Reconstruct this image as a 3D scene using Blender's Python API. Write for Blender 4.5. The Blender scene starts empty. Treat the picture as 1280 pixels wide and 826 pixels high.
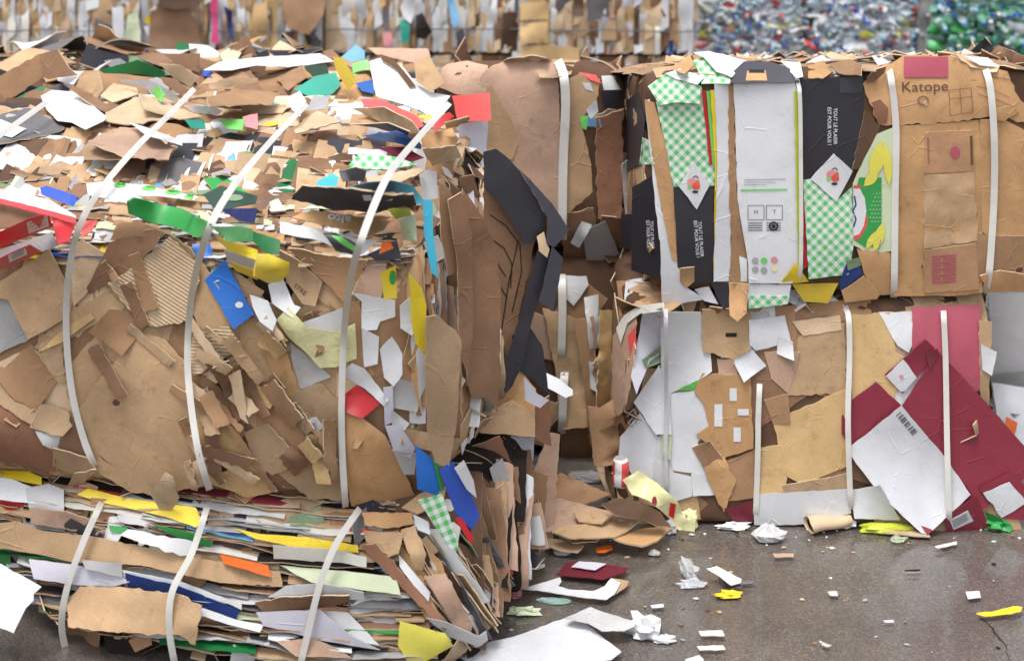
import bpy, math, random
import numpy as np
from mathutils import Vector, noise, Matrix
from mathutils.bvhtree import BVHTree
from mathutils.geometry import delaunay_2d_cdt

H, F, YH = 2.45, 1800.0, -230.0          # camera height (m), focal length and horizon row of the photo (px of 1280x826)
CAM = Vector((0, 0, H))
sc = bpy.context.scene
col = sc.collection
rnd = random.Random(7)

def P(px, py, Y):                         # photo pixel at depth Y -> world point
    return Vector(((px - 640) * Y / F, Y, H - (py - YH) * Y / F))
def ray(px, py):
    return Vector(((px - 640) / F, 1.0, -(py - YH) / F))
def ground_at(px, py):
    return P(px, py, F * H / (py - YH))

def lin(c):
    return tuple((v / 255 / 12.92) if v <= 10 else ((v / 255 + .055) / 1.055) ** 2.4 for v in c)

# ------------------------------------------------------------------ materials
MATS = {}
def new_mat(name):
    m = bpy.data.materials.new(name); m.use_nodes = True
    nt = m.node_tree; b = nt.nodes['Principled BSDF']
    return m, nt, b
def N(nt, t, **kw):
    n = nt.nodes.new(t)
    for k, v in kw.items():
        if k in n.inputs: n.inputs[k].default_value = v
        else: setattr(n, k, v)
    return n
def mulcol(nt, a, fac_socket):            # colour * value
    m = N(nt, 'ShaderNodeVectorMath', operation='SCALE')
    nt.links.new(a, m.inputs[0]); nt.links.new(fac_socket, m.inputs['Scale'])
    return m.outputs[0]
def rng(nt, sock, a, b, lo=0.3, hi=0.7):
    m = N(nt, 'ShaderNodeMapRange')
    m.inputs['From Min'].default_value = lo; m.inputs['From Max'].default_value = hi
    m.inputs['To Min'].default_value = a; m.inputs['To Max'].default_value = b
    nt.links.new(sock, m.inputs['Value']); return m.outputs[0]
def noise_tex(nt, vec, scale, detail=4, rough=.6, dist=0):
    n = N(nt, 'ShaderNodeTexNoise'); n.inputs['Scale'].default_value = scale
    n.inputs['Detail'].default_value = detail; n.inputs['Roughness'].default_value = rough
    n.inputs['Distortion'].default_value = dist
    nt.links.new(vec, n.inputs['Vector']); return n.outputs['Fac']

def sheet_mat(name, rough=.8, blotch=.16, fibre=.05, flutes=0.0, wrinkle=.25, spec=.3, gingham=False, trans=0.0, wscale=28, period=.0085, crease=.5):
    """Reads the sheet's own colour (attribute Col); stains, fibres, flutes and wrinkles are procedural."""
    m, nt, b = new_mat(name)
    L = nt.links.new
    at = N(nt, 'ShaderNodeAttribute', attribute_name='Col')
    geo = N(nt, 'ShaderNodeNewGeometry'); pos = geo.outputs['Position']
    uv = N(nt, 'ShaderNodeUVMap', uv_map='UVMap')
    c = at.outputs['Color']
    if gingham:
        sep = N(nt, 'ShaderNodeSeparateXYZ'); L(uv.outputs[0], sep.inputs[0])
        vals = []
        for ax in (0, 1):
            mu = N(nt, 'ShaderNodeMath', operation='MULTIPLY'); L(sep.outputs[ax], mu.inputs[0]); mu.inputs[1].default_value = 1 / .027
            fr = N(nt, 'ShaderNodeMath', operation='FRACT'); L(mu.outputs[0], fr.inputs[0])
            gt = N(nt, 'ShaderNodeMath', operation='GREATER_THAN'); L(fr.outputs[0], gt.inputs[0]); gt.inputs[1].default_value = .5
            vals.append(gt.outputs[0])
        ad = N(nt, 'ShaderNodeMath', operation='ADD'); L(vals[0], ad.inputs[0]); L(vals[1], ad.inputs[1])
        hf = N(nt, 'ShaderNodeMath', operation='MULTIPLY'); L(ad.outputs[0], hf.inputs[0]); hf.inputs[1].default_value = .5
        mx = N(nt, 'ShaderNodeMix', data_type='RGBA'); L(hf.outputs[0], mx.inputs[0])
        mx.inputs[6].default_value = (.80, .83, .78, 1); L(c, mx.inputs[7]); c = mx.outputs[2]
    n1 = noise_tex(nt, pos, 5.0, 5, .62, .4)
    c = mulcol(nt, c, rng(nt, n1, 1 - blotch, 1 + blotch * .6))
    n2 = noise_tex(nt, pos, 170, 3, .7)
    c = mulcol(nt, c, rng(nt, n2, 1 - fibre, 1 + fibre))
    nd = noise_tex(nt, pos, 16, 6, .75)          # small dirt specks and scuffs
    c = mulcol(nt, c, rng(nt, nd, 1 - blotch * 1.1, 1.0, .30, .44))
    bumps = noise_tex(nt, pos, wscale, 4, .6, .6)
    bp = N(nt, 'ShaderNodeBump'); bp.inputs['Strength'].default_value = wrinkle; bp.inputs['Distance'].default_value = .005
    L(bumps, bp.inputs['Height']); nrm = bp.outputs[0]
    if crease:                            # old folds: straight broken lines, worn pale along the ridge
        wv = N(nt, 'ShaderNodeTexNoise'); wv.inputs['Scale'].default_value = 9; L(pos, wv.inputs['Vector'])
        mixv = N(nt, 'ShaderNodeVectorMath', operation='MULTIPLY_ADD'); L(wv.outputs['Color'], mixv.inputs[0]); mixv.inputs[1].default_value = (.022, .022, .022); L(pos, mixv.inputs[2])
        for sc_, wd, amt in ((7.5, .026, 1.0),):
            vo = N(nt, 'ShaderNodeTexVoronoi', feature='DISTANCE_TO_EDGE'); vo.inputs['Scale'].default_value = sc_; L(mixv.outputs[0], vo.inputs['Vector'])
            brk = noise_tex(nt, pos, sc_ * 1.3, 2, .5)
            ln = rng(nt, vo.outputs['Distance'], 1.0, 0.0, 0.0, wd); gate = rng(nt, brk, 0, 1, .50, .66)
            mu = N(nt, 'ShaderNodeMath', operation='MULTIPLY'); L(ln, mu.inputs[0]); L(gate, mu.inputs[1])
            c = mulcol(nt, c, rng(nt, mu.outputs[0], 1.0, 1.0 + .08 * amt * crease, 0, 1))
            bc = N(nt, 'ShaderNodeBump'); bc.inputs['Strength'].default_value = .36 * amt * crease; bc.inputs['Distance'].default_value = .006
            L(mu.outputs[0], bc.inputs['Height']); L(nrm, bc.inputs['Normal']); nrm = bc.outputs[0]
    if flutes:
        w = N(nt, 'ShaderNodeTexWave', wave_type='BANDS', bands_direction='X', wave_profile='SIN')
        w.inputs['Scale'].default_value = 1 / period / 3.1831 * 1.0
        w.inputs['Distortion'].default_value = .6; w.inputs['Detail Scale'].default_value = .6
        L(uv.outputs[0], w.inputs['Vector'])
        b2 = N(nt, 'ShaderNodeBump'); b2.inputs['Strength'].default_value = flutes; b2.inputs['Distance'].default_value = .003
        L(w.outputs['Fac'], b2.inputs['Height']); L(nrm, b2.inputs['Normal']); nrm = b2.outputs[0]
        c = mulcol(nt, c, rng(nt, w.outputs['Fac'], 1 - .14 * flutes, 1.0, 0, 1))
    L(nrm, b.inputs['Normal']); L(c, b.inputs['Base Color'])
    b.inputs['Roughness'].default_value = rough; b.inputs['Specular IOR Level'].default_value = spec
    if trans: b.inputs['Alpha'].default_value = 1 - trans
    MATS[name] = m
    return m
sheet_mat('card', .82, .24, .08, crease=.9, flutes=.05, spec=.2, period=.007)
sheet_mat('fluted', .85, .18, .06, flutes=.6, spec=.2, period=.010)
sheet_mat('kraft', .62, .16, .04, wrinkle=.3, spec=.35, wscale=18)
sheet_mat('paper', .6, .11, .03, crease=.8, wrinkle=.3, spec=.35, wscale=16)
sheet_mat('printed', .42, crease=.8, blotch=.12, fibre=.03, wrinkle=.18, spec=.45, wscale=14)
sheet_mat('film', .22, .08, .0, wrinkle=.9, spec=.5, wscale=34)
sheet_mat('clear', .12, .10, .0, wrinkle=1.0, spec=.6, wscale=40, trans=.45)
sheet_mat('gingham', .45, .12, .02, wrinkle=.15, spec=.4, gingham=True)
sheet_mat('strap', .38, crease=0, blotch=.14, fibre=.03, wrinkle=.10, spec=.45, wscale=60)
sheet_mat('core', .9, crease=0, blotch=.35, fibre=.1, spec=.1)
sheet_mat('ink', .6, .12, .06, wrinkle=.0, spec=.3)

# colours as they look in the open, sRGB
C = dict(
    tan=(194, 161, 125), tanl=(212, 185, 152), tany=(210, 176, 126), tano=(199, 156, 111), tanp=(193, 160, 138), tand=(166, 130, 98), tang=(178, 150, 119),
    br=(143, 110, 86), brd=(100, 76, 60), brr=(147, 106, 84), orange=(207, 162, 117), kat=(206, 158, 112), katd=(184, 142, 108),
    wh=(224, 225, 227), whw=(226, 222, 212), strap=(220, 217, 210), whb=(221, 222, 226), gw=(206, 205, 206), gr=(170, 168, 168), grd=(112, 110, 112), lil=(205, 203, 214),
    bk=(48, 46, 52), bk2=(66, 64, 72), dk=(40, 32, 28), red=(205, 44, 50), coral=(228, 88, 84), pink=(224, 150, 155), mar=(142, 50, 66), marl=(182, 88, 104), mard=(112, 36, 50),
    blue=(38, 108, 196), blued=(38, 66, 132), blueb=(54, 90, 190), sky=(120, 180, 222), cyan=(72, 186, 216), teal=(58, 164, 142), navy=(36, 46, 92),
    green=(62, 158, 82), greend=(26, 112, 58), greenl=(122, 212, 106), gsage=(128, 150, 118), gdk=(44, 72, 58), lime=(196, 208, 66), gpale=(206, 216, 180), ging=(96, 190, 112),
    yel=(238, 210, 52), yell=(232, 222, 96), ypale=(236, 232, 176), ydk=(196, 168, 52), org=(232, 112, 48), mag=(205, 70, 120))
EDGE = {'card': (214, 190, 160), 'fluted': (190, 158, 124), 'kraft': (184, 150, 116)}

# ------------------------------------------------------------------ object helpers
def link(name, me, parent=None, mat=None):
    o = bpy.data.objects.new(name, me); col.objects.link(o)
    if mat: me.materials.append(MATS[mat])
    if parent: o.parent = parent; o.matrix_parent_inverse = parent.matrix_world.inverted()
    return o
def tag(o, label=None, cat=None, group=None, kind=None):
    for k, v in (('label', label), ('category', cat), ('group', group), ('kind', kind)):
        if v: o[k] = v
    return o
def empty(name, loc, label=None, cat=None, group=None):
    o = bpy.data.objects.new(name, None); col.objects.link(o); o.location = loc; o.empty_display_size = .1
    o.matrix_world = Matrix.Translation(loc)
    return tag(o, label, cat, group)

class Geo:                                # collects sheets; .build makes ONE mesh with colour, UV and smooth flags
    def __init__(s): s.v = []; s.f = []; s.c = []; s.uv = []; s.sm = []; s.vuv = []
    def add(s, verts, uvs, faces, colors, smooth):
        b = len(s.v); s.v.extend(verts); s.vuv.extend(uvs)
        for f in faces: s.f.append(tuple(i + b for i in f))
        s.c.extend(colors); s.sm.extend(smooth)
    def merge(s, g): s.add(g.v, g.vuv, g.f, g.c, g.sm)
    def mesh(s, name):
        me = bpy.data.meshes.new(name)
        me.from_pydata([tuple(v) for v in s.v], [], s.f)
        ca = me.color_attributes.new('Col', 'FLOAT_COLOR', 'CORNER')
        nl = len(me.loops); arr = np.ones((nl, 4), np.float32)
        counts = np.array([len(f) for f in s.f]); arr[:, :3] = np.repeat(np.array(s.c, np.float32), counts, 0)
        ca.data.foreach_set('color', arr.ravel())
        ul = me.uv_layers.new(name='UVMap'); vi = np.zeros(nl, np.int32); me.loops.foreach_get('vertex_index', vi)
        ul.data.foreach_set('uv', np.array(s.vuv, np.float32)[vi].ravel())
        me.polygons.foreach_set('use_smooth', s.sm)
        me.update(); return me
    def build(s, name, mat, parent=None, label=None):
        o = link(name, s.mesh(name), parent, mat)
        if label: o['label'] = label
        return o
    def bvh(s): return BVHTree.FromPolygons([tuple(v) for v in s.v], s.f)

class Bale:
    def __init__(s, name, loc, label, cat='bale', group=None):
        s.root = empty(name, loc, label, cat, group); s.all = Geo(); s.fill = {}; s.core = None; s.count = {}
    def part(s, geo, name, mat, label=None):
        o = geo.build(name, mat, s.root, label); s.all.merge(geo); return o
    def stuff(s, geo, mat):
        s.fill.setdefault(mat, Geo()).merge(geo); s.all.merge(geo)
    def flush(s, names):
        for m, g in s.fill.items():
            o = g.build(names.get(m, 'packed_sheet'), m, s.root); o['kind'] = 'stuff'

def hexa(corners, power=8, n=40, lump=.03, lf=3.0, seed=0):
    """Rounded, lumpy box spanned by eight corner points: bottom FL FR RR RL, top FL FR RR RL."""
    A = [Vector(c) for c in corners]; g = Geo()
    def pt(x, y, z):
        k = (abs(x) ** power + abs(y) ** power + abs(z) ** power) ** (1 / power)
        x, y, z = x / k, y / k, z / k
        u, v, w = (x + 1) / 2, (y + 1) / 2, (z + 1) / 2
        b = A[0] * (1 - u) * (1 - v) + A[1] * u * (1 - v) + A[2] * u * v + A[3] * (1 - u) * v
        t = A[4] * (1 - u) * (1 - v) + A[5] * u * (1 - v) + A[6] * u * v + A[7] * (1 - u) * v
        return b * (1 - w) + t * w
    ctr = sum(A, Vector()) / 8
    def grid(fn):
        vs = []; fs = []
        for i in range(n + 1):
            for j in range(n + 1):
                p = fn(-1 + 2 * i / n, -1 + 2 * j / n)
                d = (p - ctr).normalized()
                p = p + d * lump * (noise.noise(p * lf + Vector((seed, 0, 0))) + .4 * noise.noise(p * lf * 2.7))
                if p.z < .012: p.z = .012
                vs.append(p)
        for i in range(n):
            for j in range(n):
                a = i * (n + 1) + j; fs.append((a, a + 1, a + n + 2, a + n + 1))
        g.add(vs, [(v.x, v.z) for v in vs], fs, [lin(C['brd'])] * len(fs), [True] * len(fs))
    grid(lambda a, b: pt(b, -1, a)); grid(lambda a, b: pt(a, 1, b)); grid(lambda a, b: pt(-1, a, b))
    grid(lambda a, b: pt(1, b, a)); grid(lambda a, b: pt(a, b, 1)); grid(lambda a, b: pt(b, a, -1))
    # make normals point outward
    f2 = []
    for f in g.f:
        p0, p1, p2 = g.v[f[0]], g.v[f[1]], g.v[f[2]]
        nn = (p1 - p0).cross(p2 - p0)
        f2.append(f if nn.dot(p0 - ctr) > 0 else tuple(reversed(f)))
    g.f = f2
    return g

def parse(s):
    if not isinstance(s, str): return [tuple(p) for p in s]
    return [tuple(map(float, p.split(','))) for p in s.split()]
def jag(poly, step, amp, r, smooth_amp=.0):
    """Walk the outline, adding points every STEP and tearing it by AMP."""
    out = []
    n = len(poly); off = r.random() * 100
    for i in range(n):
        a, b = poly[i], poly[(i + 1) % n]
        L = math.hypot(b[0] - a[0], b[1] - a[1]); k = max(1, int(L / step))
        if L < 1e-9: continue
        nx, ny = -(b[1] - a[1]) / L, (b[0] - a[0]) / L
        for j in range(k):
            t = j / k; w = amp * (noise.noise(Vector((i * 7.3 + off, t * L / step * .7, 0))) * 1.2 + r.uniform(-.4, .4)) if amp else 0
            w *= min(1, 4 * t * (1 - t) + .25)
            out.append((a[0] + (b[0] - a[0]) * t + nx * w, a[1] + (b[1] - a[1]) * t + ny * w))
    return out

def cdt(poly, step, r):
    xs = [p[0] for p in poly]; ys = [p[1] for p in poly]
    x0, x1, y0, y1 = min(xs), max(xs), min(ys), max(ys)
    pts = [Vector(p) for p in poly]; n = len(pts)
    nx, ny = int((x1 - x0) / step), int((y1 - y0) / step)
    if nx * ny > 1500: step *= math.sqrt(nx * ny / 1500); nx, ny = int((x1 - x0) / step), int((y1 - y0) / step)
    def inside(x, y):
        c = False; j = n - 1
        for i in range(n):
            if (ys[i] > y) != (ys[j] > y) and x < (xs[j] - xs[i]) * (y - ys[i]) / (ys[j] - ys[i]) + xs[i]: c = not c
            j = i
        return c
    for i in range(nx + 1):
        for j in range(ny + 1):
            x = x0 + (i + .5 * (j % 2)) * step + r.uniform(-.2, .2) * step; y = y0 + j * step * .95 + r.uniform(-.2, .2) * step
            if inside(x, y) and min(math.hypot(x - p[0], y - p[1]) for p in poly) > step * .35: pts.append(Vector((x, y)))
    v, e, f, *_ = delaunay_2d_cdt(pts, [], [list(range(n))], 1, 1e-5)
    return v, f

def fold_fit(pts, t, stiff):
    ok = ~np.isnan(t)
    if ok.sum() == 0: return None
    c = pts.mean(0); s = max(np.ptp(pts[:, 0]), np.ptp(pts[:, 1]), 1e-6) / 2
    q = (pts - c) / s
    A = np.stack([np.ones(len(q)), q[:, 0], q[:, 1], q[:, 0] ** 2, q[:, 0] * q[:, 1], q[:, 1] ** 2], 1)
    Ak, tk = A[ok], t[ok]
    lam = np.diag([0, .02, .02, .3, .3, .3]) * .25
    keep = tk < np.quantile(tk, .5) + max(.12, 1.5 * (np.quantile(tk, .5) - np.quantile(tk, .05)))
    for it in range(4):                   # rays that slip past the edge must not bend the sheet
        Ai, ti = Ak[keep], tk[keep]
        w = np.linalg.solve(Ai.T @ Ai + lam * (1 if keep.sum() > 8 else 40) + 1e-9 * np.eye(6), Ai.T @ ti)
        res = tk - Ak @ w; k2 = res < max(.012, 1.5 * np.median(np.abs(res[keep])))
        if k2.sum() < max(6, .4 * len(tk)): break
        keep = k2
    fit = A @ w
    d = (tk - fit[ok])[keep]
    fit = fit + max(np.quantile(d, .03), np.quantile(d, .5) - .05)
    core = np.where(ok, t, fit)
    return stiff * fit + (1 - stiff) * np.minimum(core, fit + .3)

def sheet(poly, bvh, color, off=.01, thick=.004, torn=.8, lift=(), wr=.0018, wf=6, step=9, stiff=.75, folds=(), uvang=0., frame=None,
          back=None, seed=None, plane=None, edge=None, uvs=1.0, maxdist=None, cre=2, camp=.05):
    """A thin sheet whose outline (photo pixels, or metres in FRAME = (origin, u, v, n)) is laid on a surface, kept stiff and lifted off it."""
    r = random.Random(seed if seed is not None else rnd.random())
    poly = parse(poly)
    m = 1 if frame is None else 1 / 400
    poly = jag(poly, step * m, torn * m, r)
    v2, faces = cdt(poly, step * m * 1.15, r)
    if len(faces) == 0: return Geo()
    pts = np.array([(p[0], p[1]) for p in v2])
    rays = []
    for x, y in pts:
        if frame is None: rays.append((CAM, ray(x, y)))
        else: rays.append((frame[0] + frame[1] * x + frame[2] * y + frame[3] * .35, -frame[3]))
    t = np.full(len(pts), np.nan); ns = Vector()
    for i, (o, d) in enumerate(rays):
        if plane is not None:
            den = d.dot(plane[1])
            if abs(den) > 1e-6: t[i] = (plane[0] - o).dot(plane[1]) / den; ns += plane[1]
            continue
        L = d.length
        h = bvh.ray_cast(o, d / L, maxdist or 40)
        if h[0] is not None: t[i] = h[3] / L; ns += h[1] if h[1].dot(d) < 0 else -h[1]
    if plane is None and np.isnan(t).all() and frame is None:   # just past the outline: use the nearest depth of the surface
        o, d = rays[len(rays) // 2]; best = (9, 5.)
        for q in np.linspace(3.8, 7, 65):
            h = bvh.find_nearest(o + d * float(q))
            if h[0] is not None and h[3] < best[0]: best = (h[3], float(q))
        t[:] = best[1]
    raw = t.copy() if plane is None else None
    tt = fold_fit(pts, t, stiff) if plane is None else t
    if tt is None: return Geo()
    ns = ns.normalized() if ns.length > 0 else -rays[0][1].normalized()
    dm = rays[len(rays) // 2][1]
    cosv = max(.38, abs(ns.dot(dm.normalized())))
    tt = tt - off / cosv / dm.length
    for (lx, ly, lr, la) in lift:
        tt = tt - la * np.exp(-(((pts[:, 0] - lx) ** 2 + (pts[:, 1] - ly) ** 2) / (lr * lr)))
    for (x0, y0, x1, y1, a) in folds:
        L = math.hypot(x1 - x0, y1 - y0); dd = ((pts[:, 0] - x0) * -(y1 - y0) + (pts[:, 1] - y0) * (x1 - x0)) / L
        tt = tt - a * np.maximum(dd, 0) / (100 * m)
    so = Vector((r.random() * 50, r.random() * 50, 0))
    pos = []; ext = max(np.ptp(pts[:, 0]), np.ptp(pts[:, 1])); mid = pts.mean(0)
    for _ in range(cre):                  # creases: straight folds across the sheet
        an = r.uniform(0, math.pi); cx, cy = mid[0] + r.uniform(-.3, .3) * ext, mid[1] + r.uniform(-.3, .3) * ext
        dd = np.abs((pts[:, 0] - cx) * math.cos(an) + (pts[:, 1] - cy) * math.sin(an)) * (float(np.nanmedian(tt)) / F if frame is None else 1.)
        ex_m = 2 * float(np.ptp(dd)) + 1e-6   # big sheets crease gently
        tt = tt + camp * min(1, .10 / ex_m) * r.uniform(.3, 1.2) * r.choice((-1, 1)) * (dd - dd.mean())
    if plane is None and cre and bvh is not None and raw is not None:   # still nothing may cut through what lies below
        ok = ~np.isnan(raw); dq = (raw - tt)[ok]; dq = dq[dq < .15]
        if len(dq) > 5: tt = tt + min(0, max(float(np.quantile(dq, .02)), -.03) - .4 * off)
    for i, (o, d) in enumerate(rays):
        p = o + d * float(tt[i])
        w = noise.noise(p * wf + so) + .5 * noise.noise(p * wf * 2.6 + so)
        pos.append(p + d * (wr * w))
    # normals
    nrm = [Vector() for _ in pos]; ff = []
    for f in faces:
        a, b, c_ = pos[f[0]], pos[f[1]], pos[f[2]]
        nn = (b - a).cross(c_ - a)
        if nn.dot(rays[f[0]][1]) > 0: nn = -nn; f = list(reversed(f))
        ff.append(tuple(f))
        for i in f: nrm[i] += nn
    g = Geo(); ca, sa = math.cos(uvang), math.sin(uvang)
    k = m * 400
    sc_ = float(np.mean(tt)) / F if frame is None else 1.0
    uv = [((x * ca - y * sa) * sc_ * uvs, (x * sa + y * ca) * sc_ * uvs) for x, y in pts]
    c1 = lin(C[color]) if isinstance(color, str) else lin(color)
    j = r.uniform(.93, 1.05); c1 = tuple(min(.9, x * j) for x in c1)
    c2 = c1 if back is None else lin(C[back] if isinstance(back, str) else back)
    ce = lin(edge) if edge else tuple(x * .9 for x in c2)
    if thick <= 0:
        g.add(pos, uv, ff, [c1] * len(ff), [True] * len(ff)); return g
    nv = len(pos)
    bk = [p - (n_.normalized() if n_.length > 0 else ns) * thick for p, n_ in zip(pos, nrm)]
    cnt = {}
    for f in ff:
        for a, b in ((f[0], f[1]), (f[1], f[2]), (f[2], f[0])):
            cnt[(a, b)] = 1
    rim = [(a, b) for (a, b) in cnt if (b, a) not in cnt]
    rv = sorted({i for e in rim for i in e}); ix = {i: k for k, i in enumerate(rv)}; nr = len(rv); b0 = 2 * nv   # the cut edge has its own vertices: a crisp corner
    fs = ff + [tuple(i + nv for i in reversed(f)) for f in ff] + [(b0 + ix[b], b0 + ix[a], b0 + nr + ix[a], b0 + nr + ix[b]) for a, b in rim]
    pos = pos + bk + [pos[i] for i in rv] + [bk[i] for i in rv]; uv = uv + uv + [uv[i] for i in rv] * 2
    g.add(pos, uv, fs, [c1] * len(ff) + [c2] * len(ff) + [ce] * len(rim), [True] * (2 * len(ff)) + [False] * len(rim))
    return g

def strip(path, bvh, color, inward, depth=.14, prot=.02, wave=.006, wf=5, lip=.0, thick=.004, tilt=0., rows=4, edge=None, pts3=None, seed=None, pj=.008, up=None):
    """A sheet seen from its edge: runs along PATH on the surface, sticks out by PROT and goes DEPTH into the bale along INWARD."""
    r = random.Random(seed if seed is not None else rnd.random())
    B = []
    if pts3 is None:
        for x, y in path:
            h = bvh.ray_cast(CAM, ray(x, y).normalized())
            if h[0] is not None: B.append(h[0])
    else: B = pts3
    if len(B) < 3: return Geo()
    # smooth
    for _ in range(2):
        B = [B[0]] + [(B[i - 1] + B[i] * 2 + B[i + 1]) / 4 for i in range(1, len(B) - 1)] + [B[-1]]
    W = inward.normalized(); so = Vector((r.random() * 90, r.random() * 90, r.random() * 9))
    nB = len(B); g = Geo(); top = []; uv = []
    s = 0.; du = r.random()
    pr = prot
    for i, b in enumerate(B):
        U = (B[min(i + 1, nB - 1)] - B[max(i - 1, 0)]).normalized()
        Nn = U.cross(W).normalized()
        if up is None:
            if Nn.z < 0: Nn = -Nn
        elif Nn.dot(up) < 0: Nn = -Nn
        if i: s += (B[i] - B[i - 1]).length
        p_i = pr + pj * (noise.noise(b * 9 + so) + .8 * noise.noise(b * 31 + so))
        for j in range(rows + 1):
            q = j / rows
            inn = -p_i + (depth + p_i) * q ** 1.5
            p = b + W * inn + Nn * (wave * noise.noise(b * wf + so + W * inn * 3) + wave * .4 * noise.noise(b * wf * 4 + so))
            p = p + Nn * (tilt * inn) - Nn * lip * max(0, 1 - q * 3) ** 2
            top.append(p); uv.append((s + du, inn))
    n1 = rows + 1; fs = []
    for i in range(nB - 1):
        for j in range(rows):
            a = i * n1 + j; fs.append((a, a + 1, a + n1 + 1, a + n1))
    nv = len(top)
    U = (B[-1] - B[0]).normalized(); Nn = U.cross(W).normalized()
    if up is None:
        if Nn.z < 0: Nn = -Nn
    elif Nn.dot(up) < 0: Nn = -Nn
    a, b_, c_ = top[0], top[1], top[n1]
    if (b_ - a).cross(c_ - a).dot(Nn) < 0: fs = [tuple(reversed(f)) for f in fs]
    bot = [p - Nn * thick for p in top]
    rim = [(i * n1, (i + 1) * n1) for i in range(nB - 1)]
    rf = [(a, b, b + nv, a + nv) for a, b in rim]
    for j in range(rows):
        rf.append((j, j + 1, j + 1 + nv, j + nv)); k = (nB - 1) * n1 + j; rf.append((k, k + 1, k + 1 + nv, k + nv))
    c1 = lin(C[color]) if isinstance(color, str) else lin(color)
    jj = r.uniform(.88, 1.06); c1 = tuple(min(.88, x * jj) for x in c1)
    ce = lin(edge) if edge else tuple(x * .95 for x in c1)
    rv = sorted({i for f in rf for i in f}); ix = {i: 2 * nv + k for k, i in enumerate(rv)}; tb = top + bot; uu = uv + uv
    allf = fs + [tuple(i + nv for i in reversed(f)) for f in fs] + [tuple(ix[i] for i in f) for f in rf]
    g.add(tb + [tb[i] for i in rv], uu + [uu[i] for i in rv], allf, [c1] * (2 * len(fs)) + [ce] * len(rf), [True] * (2 * len(fs)) + [False] * len(rf))
    return g

def ribbon(path, bvh, width=.036, off=.008, thick=.0025, sm=5, color='strap', step=6, taut=7, pts3=None, tuck=.06):
    """A strap pulled tight over everything along PATH."""
    P2 = parse(path) if path else None
    if pts3 is None:
        # Catmull-Rom through the path
        q = [P2[0]] + P2 + [P2[-1]]; dense = []
        for i in range(1, len(q) - 2):
            L = math.hypot(q[i + 1][0] - q[i][0], q[i + 1][1] - q[i][1]); k = max(2, int(L / step))
            for j in range(k):
                t = j / k; a, b, c_, d = (np.array(q[i + z]) for z in (-1, 0, 1, 2))
                dense.append(.5 * ((2 * b) + (c_ - a) * t + (2 * a - 5 * b + 4 * c_ - d) * t * t + (-a + 3 * b - 3 * c_ + d) * t ** 3))
        dense.append(np.array(P2[-1]))
        T = []
        for x, y in dense:
            best = np.nan
            for dx in (-6, 0, 6):
                d = ray(x + dx, y); h = bvh.ray_cast(CAM, d.normalized())
                if h[0] is not None:
                    t = h[3] / d.length; best = t if np.isnan(best) else min(best, t)
            T.append(best)
        T = np.array(T); ok = ~np.isnan(T)
        T = np.interp(np.arange(len(T)), np.arange(len(T))[ok], T[ok]); k = taut
        Tm = np.array([T[max(0, i - k):i + k + 1].min() for i in range(len(T))])
        ker = np.ones(2 * k + 1) / (2 * k + 1)
        Tp = np.pad(Tm, k, mode='edge'); Ts = np.convolve(Tp, ker, 'valid')
        Ts = np.minimum(Ts, T + .0) - off
        Tp = np.pad(Ts, 3, mode='edge'); Ts = np.convolve(Tp, np.ones(7) / 7, 'valid')
        e = np.arange(len(Ts)); e = np.minimum(e, e[::-1]); Ts = Ts + tuck * np.clip(1 - e / 4, 0, 1) ** 1.5
        pts = [CAM + ray(x, y) * float(t) for (x, y), t in zip(dense, Ts)]
    else: pts = pts3
    g = Geo(); vs = []; uv = []; s = 0
    for i, p in enumerate(pts):
        T_ = (pts[min(i + 1, len(pts) - 1)] - pts[max(i - 1, 0)]).normalized()
        Vw = (CAM - p).normalized()
        S = T_.cross(Vw).normalized(); Nn = S.cross(T_).normalized()
        if Nn.dot(Vw) < 0: Nn = -Nn
        if i: s += (p - pts[i - 1]).length
        tw = .25 * noise.noise(p * 2.3)
        S = (S + Nn * tw).normalized()
        for a, h in ((-.5, 0), (-.2, .0003), (.2, .0003), (.5, 0)):
            vs.append(p + S * width * a + Nn * h); uv.append((a * width, s))
        for a in (-.5, .5):
            vs.append(p + S * width * a - Nn * thick); uv.append((a * width, s))
    fs = []; smf = []
    for i in range(len(pts) - 1):
        a = i * 6; b = a + 6
        fs += [(a, a + 1, b + 1, b), (a + 1, a + 2, b + 2, b + 1), (a + 2, a + 3, b + 3, b + 2), (a + 3, a + 5, b + 5, b + 3), (a + 5, a + 4, b + 4, b + 5), (a + 4, a, b, b + 4)]
        smf += [True, True, True, False, True, False]
    v2 = []; u2 = []; f2 = []                # every long side gets its own vertices: a flat band with crisp edges
    for k in range(6):
        idx = {}
        grp = fs[k::6] if k > 2 else (fs[0::6] + fs[1::6] + fs[2::6] if k == 0 else [])
        for f in grp:
            for i in f:
                if i not in idx: idx[i] = len(v2); v2.append(vs[i]); u2.append(uv[i])
            f2.append(tuple(idx[i] for i in f))
    g.add(v2, u2, f2, [lin(C[color])] * len(f2), [True] * len(f2))
    return g

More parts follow.
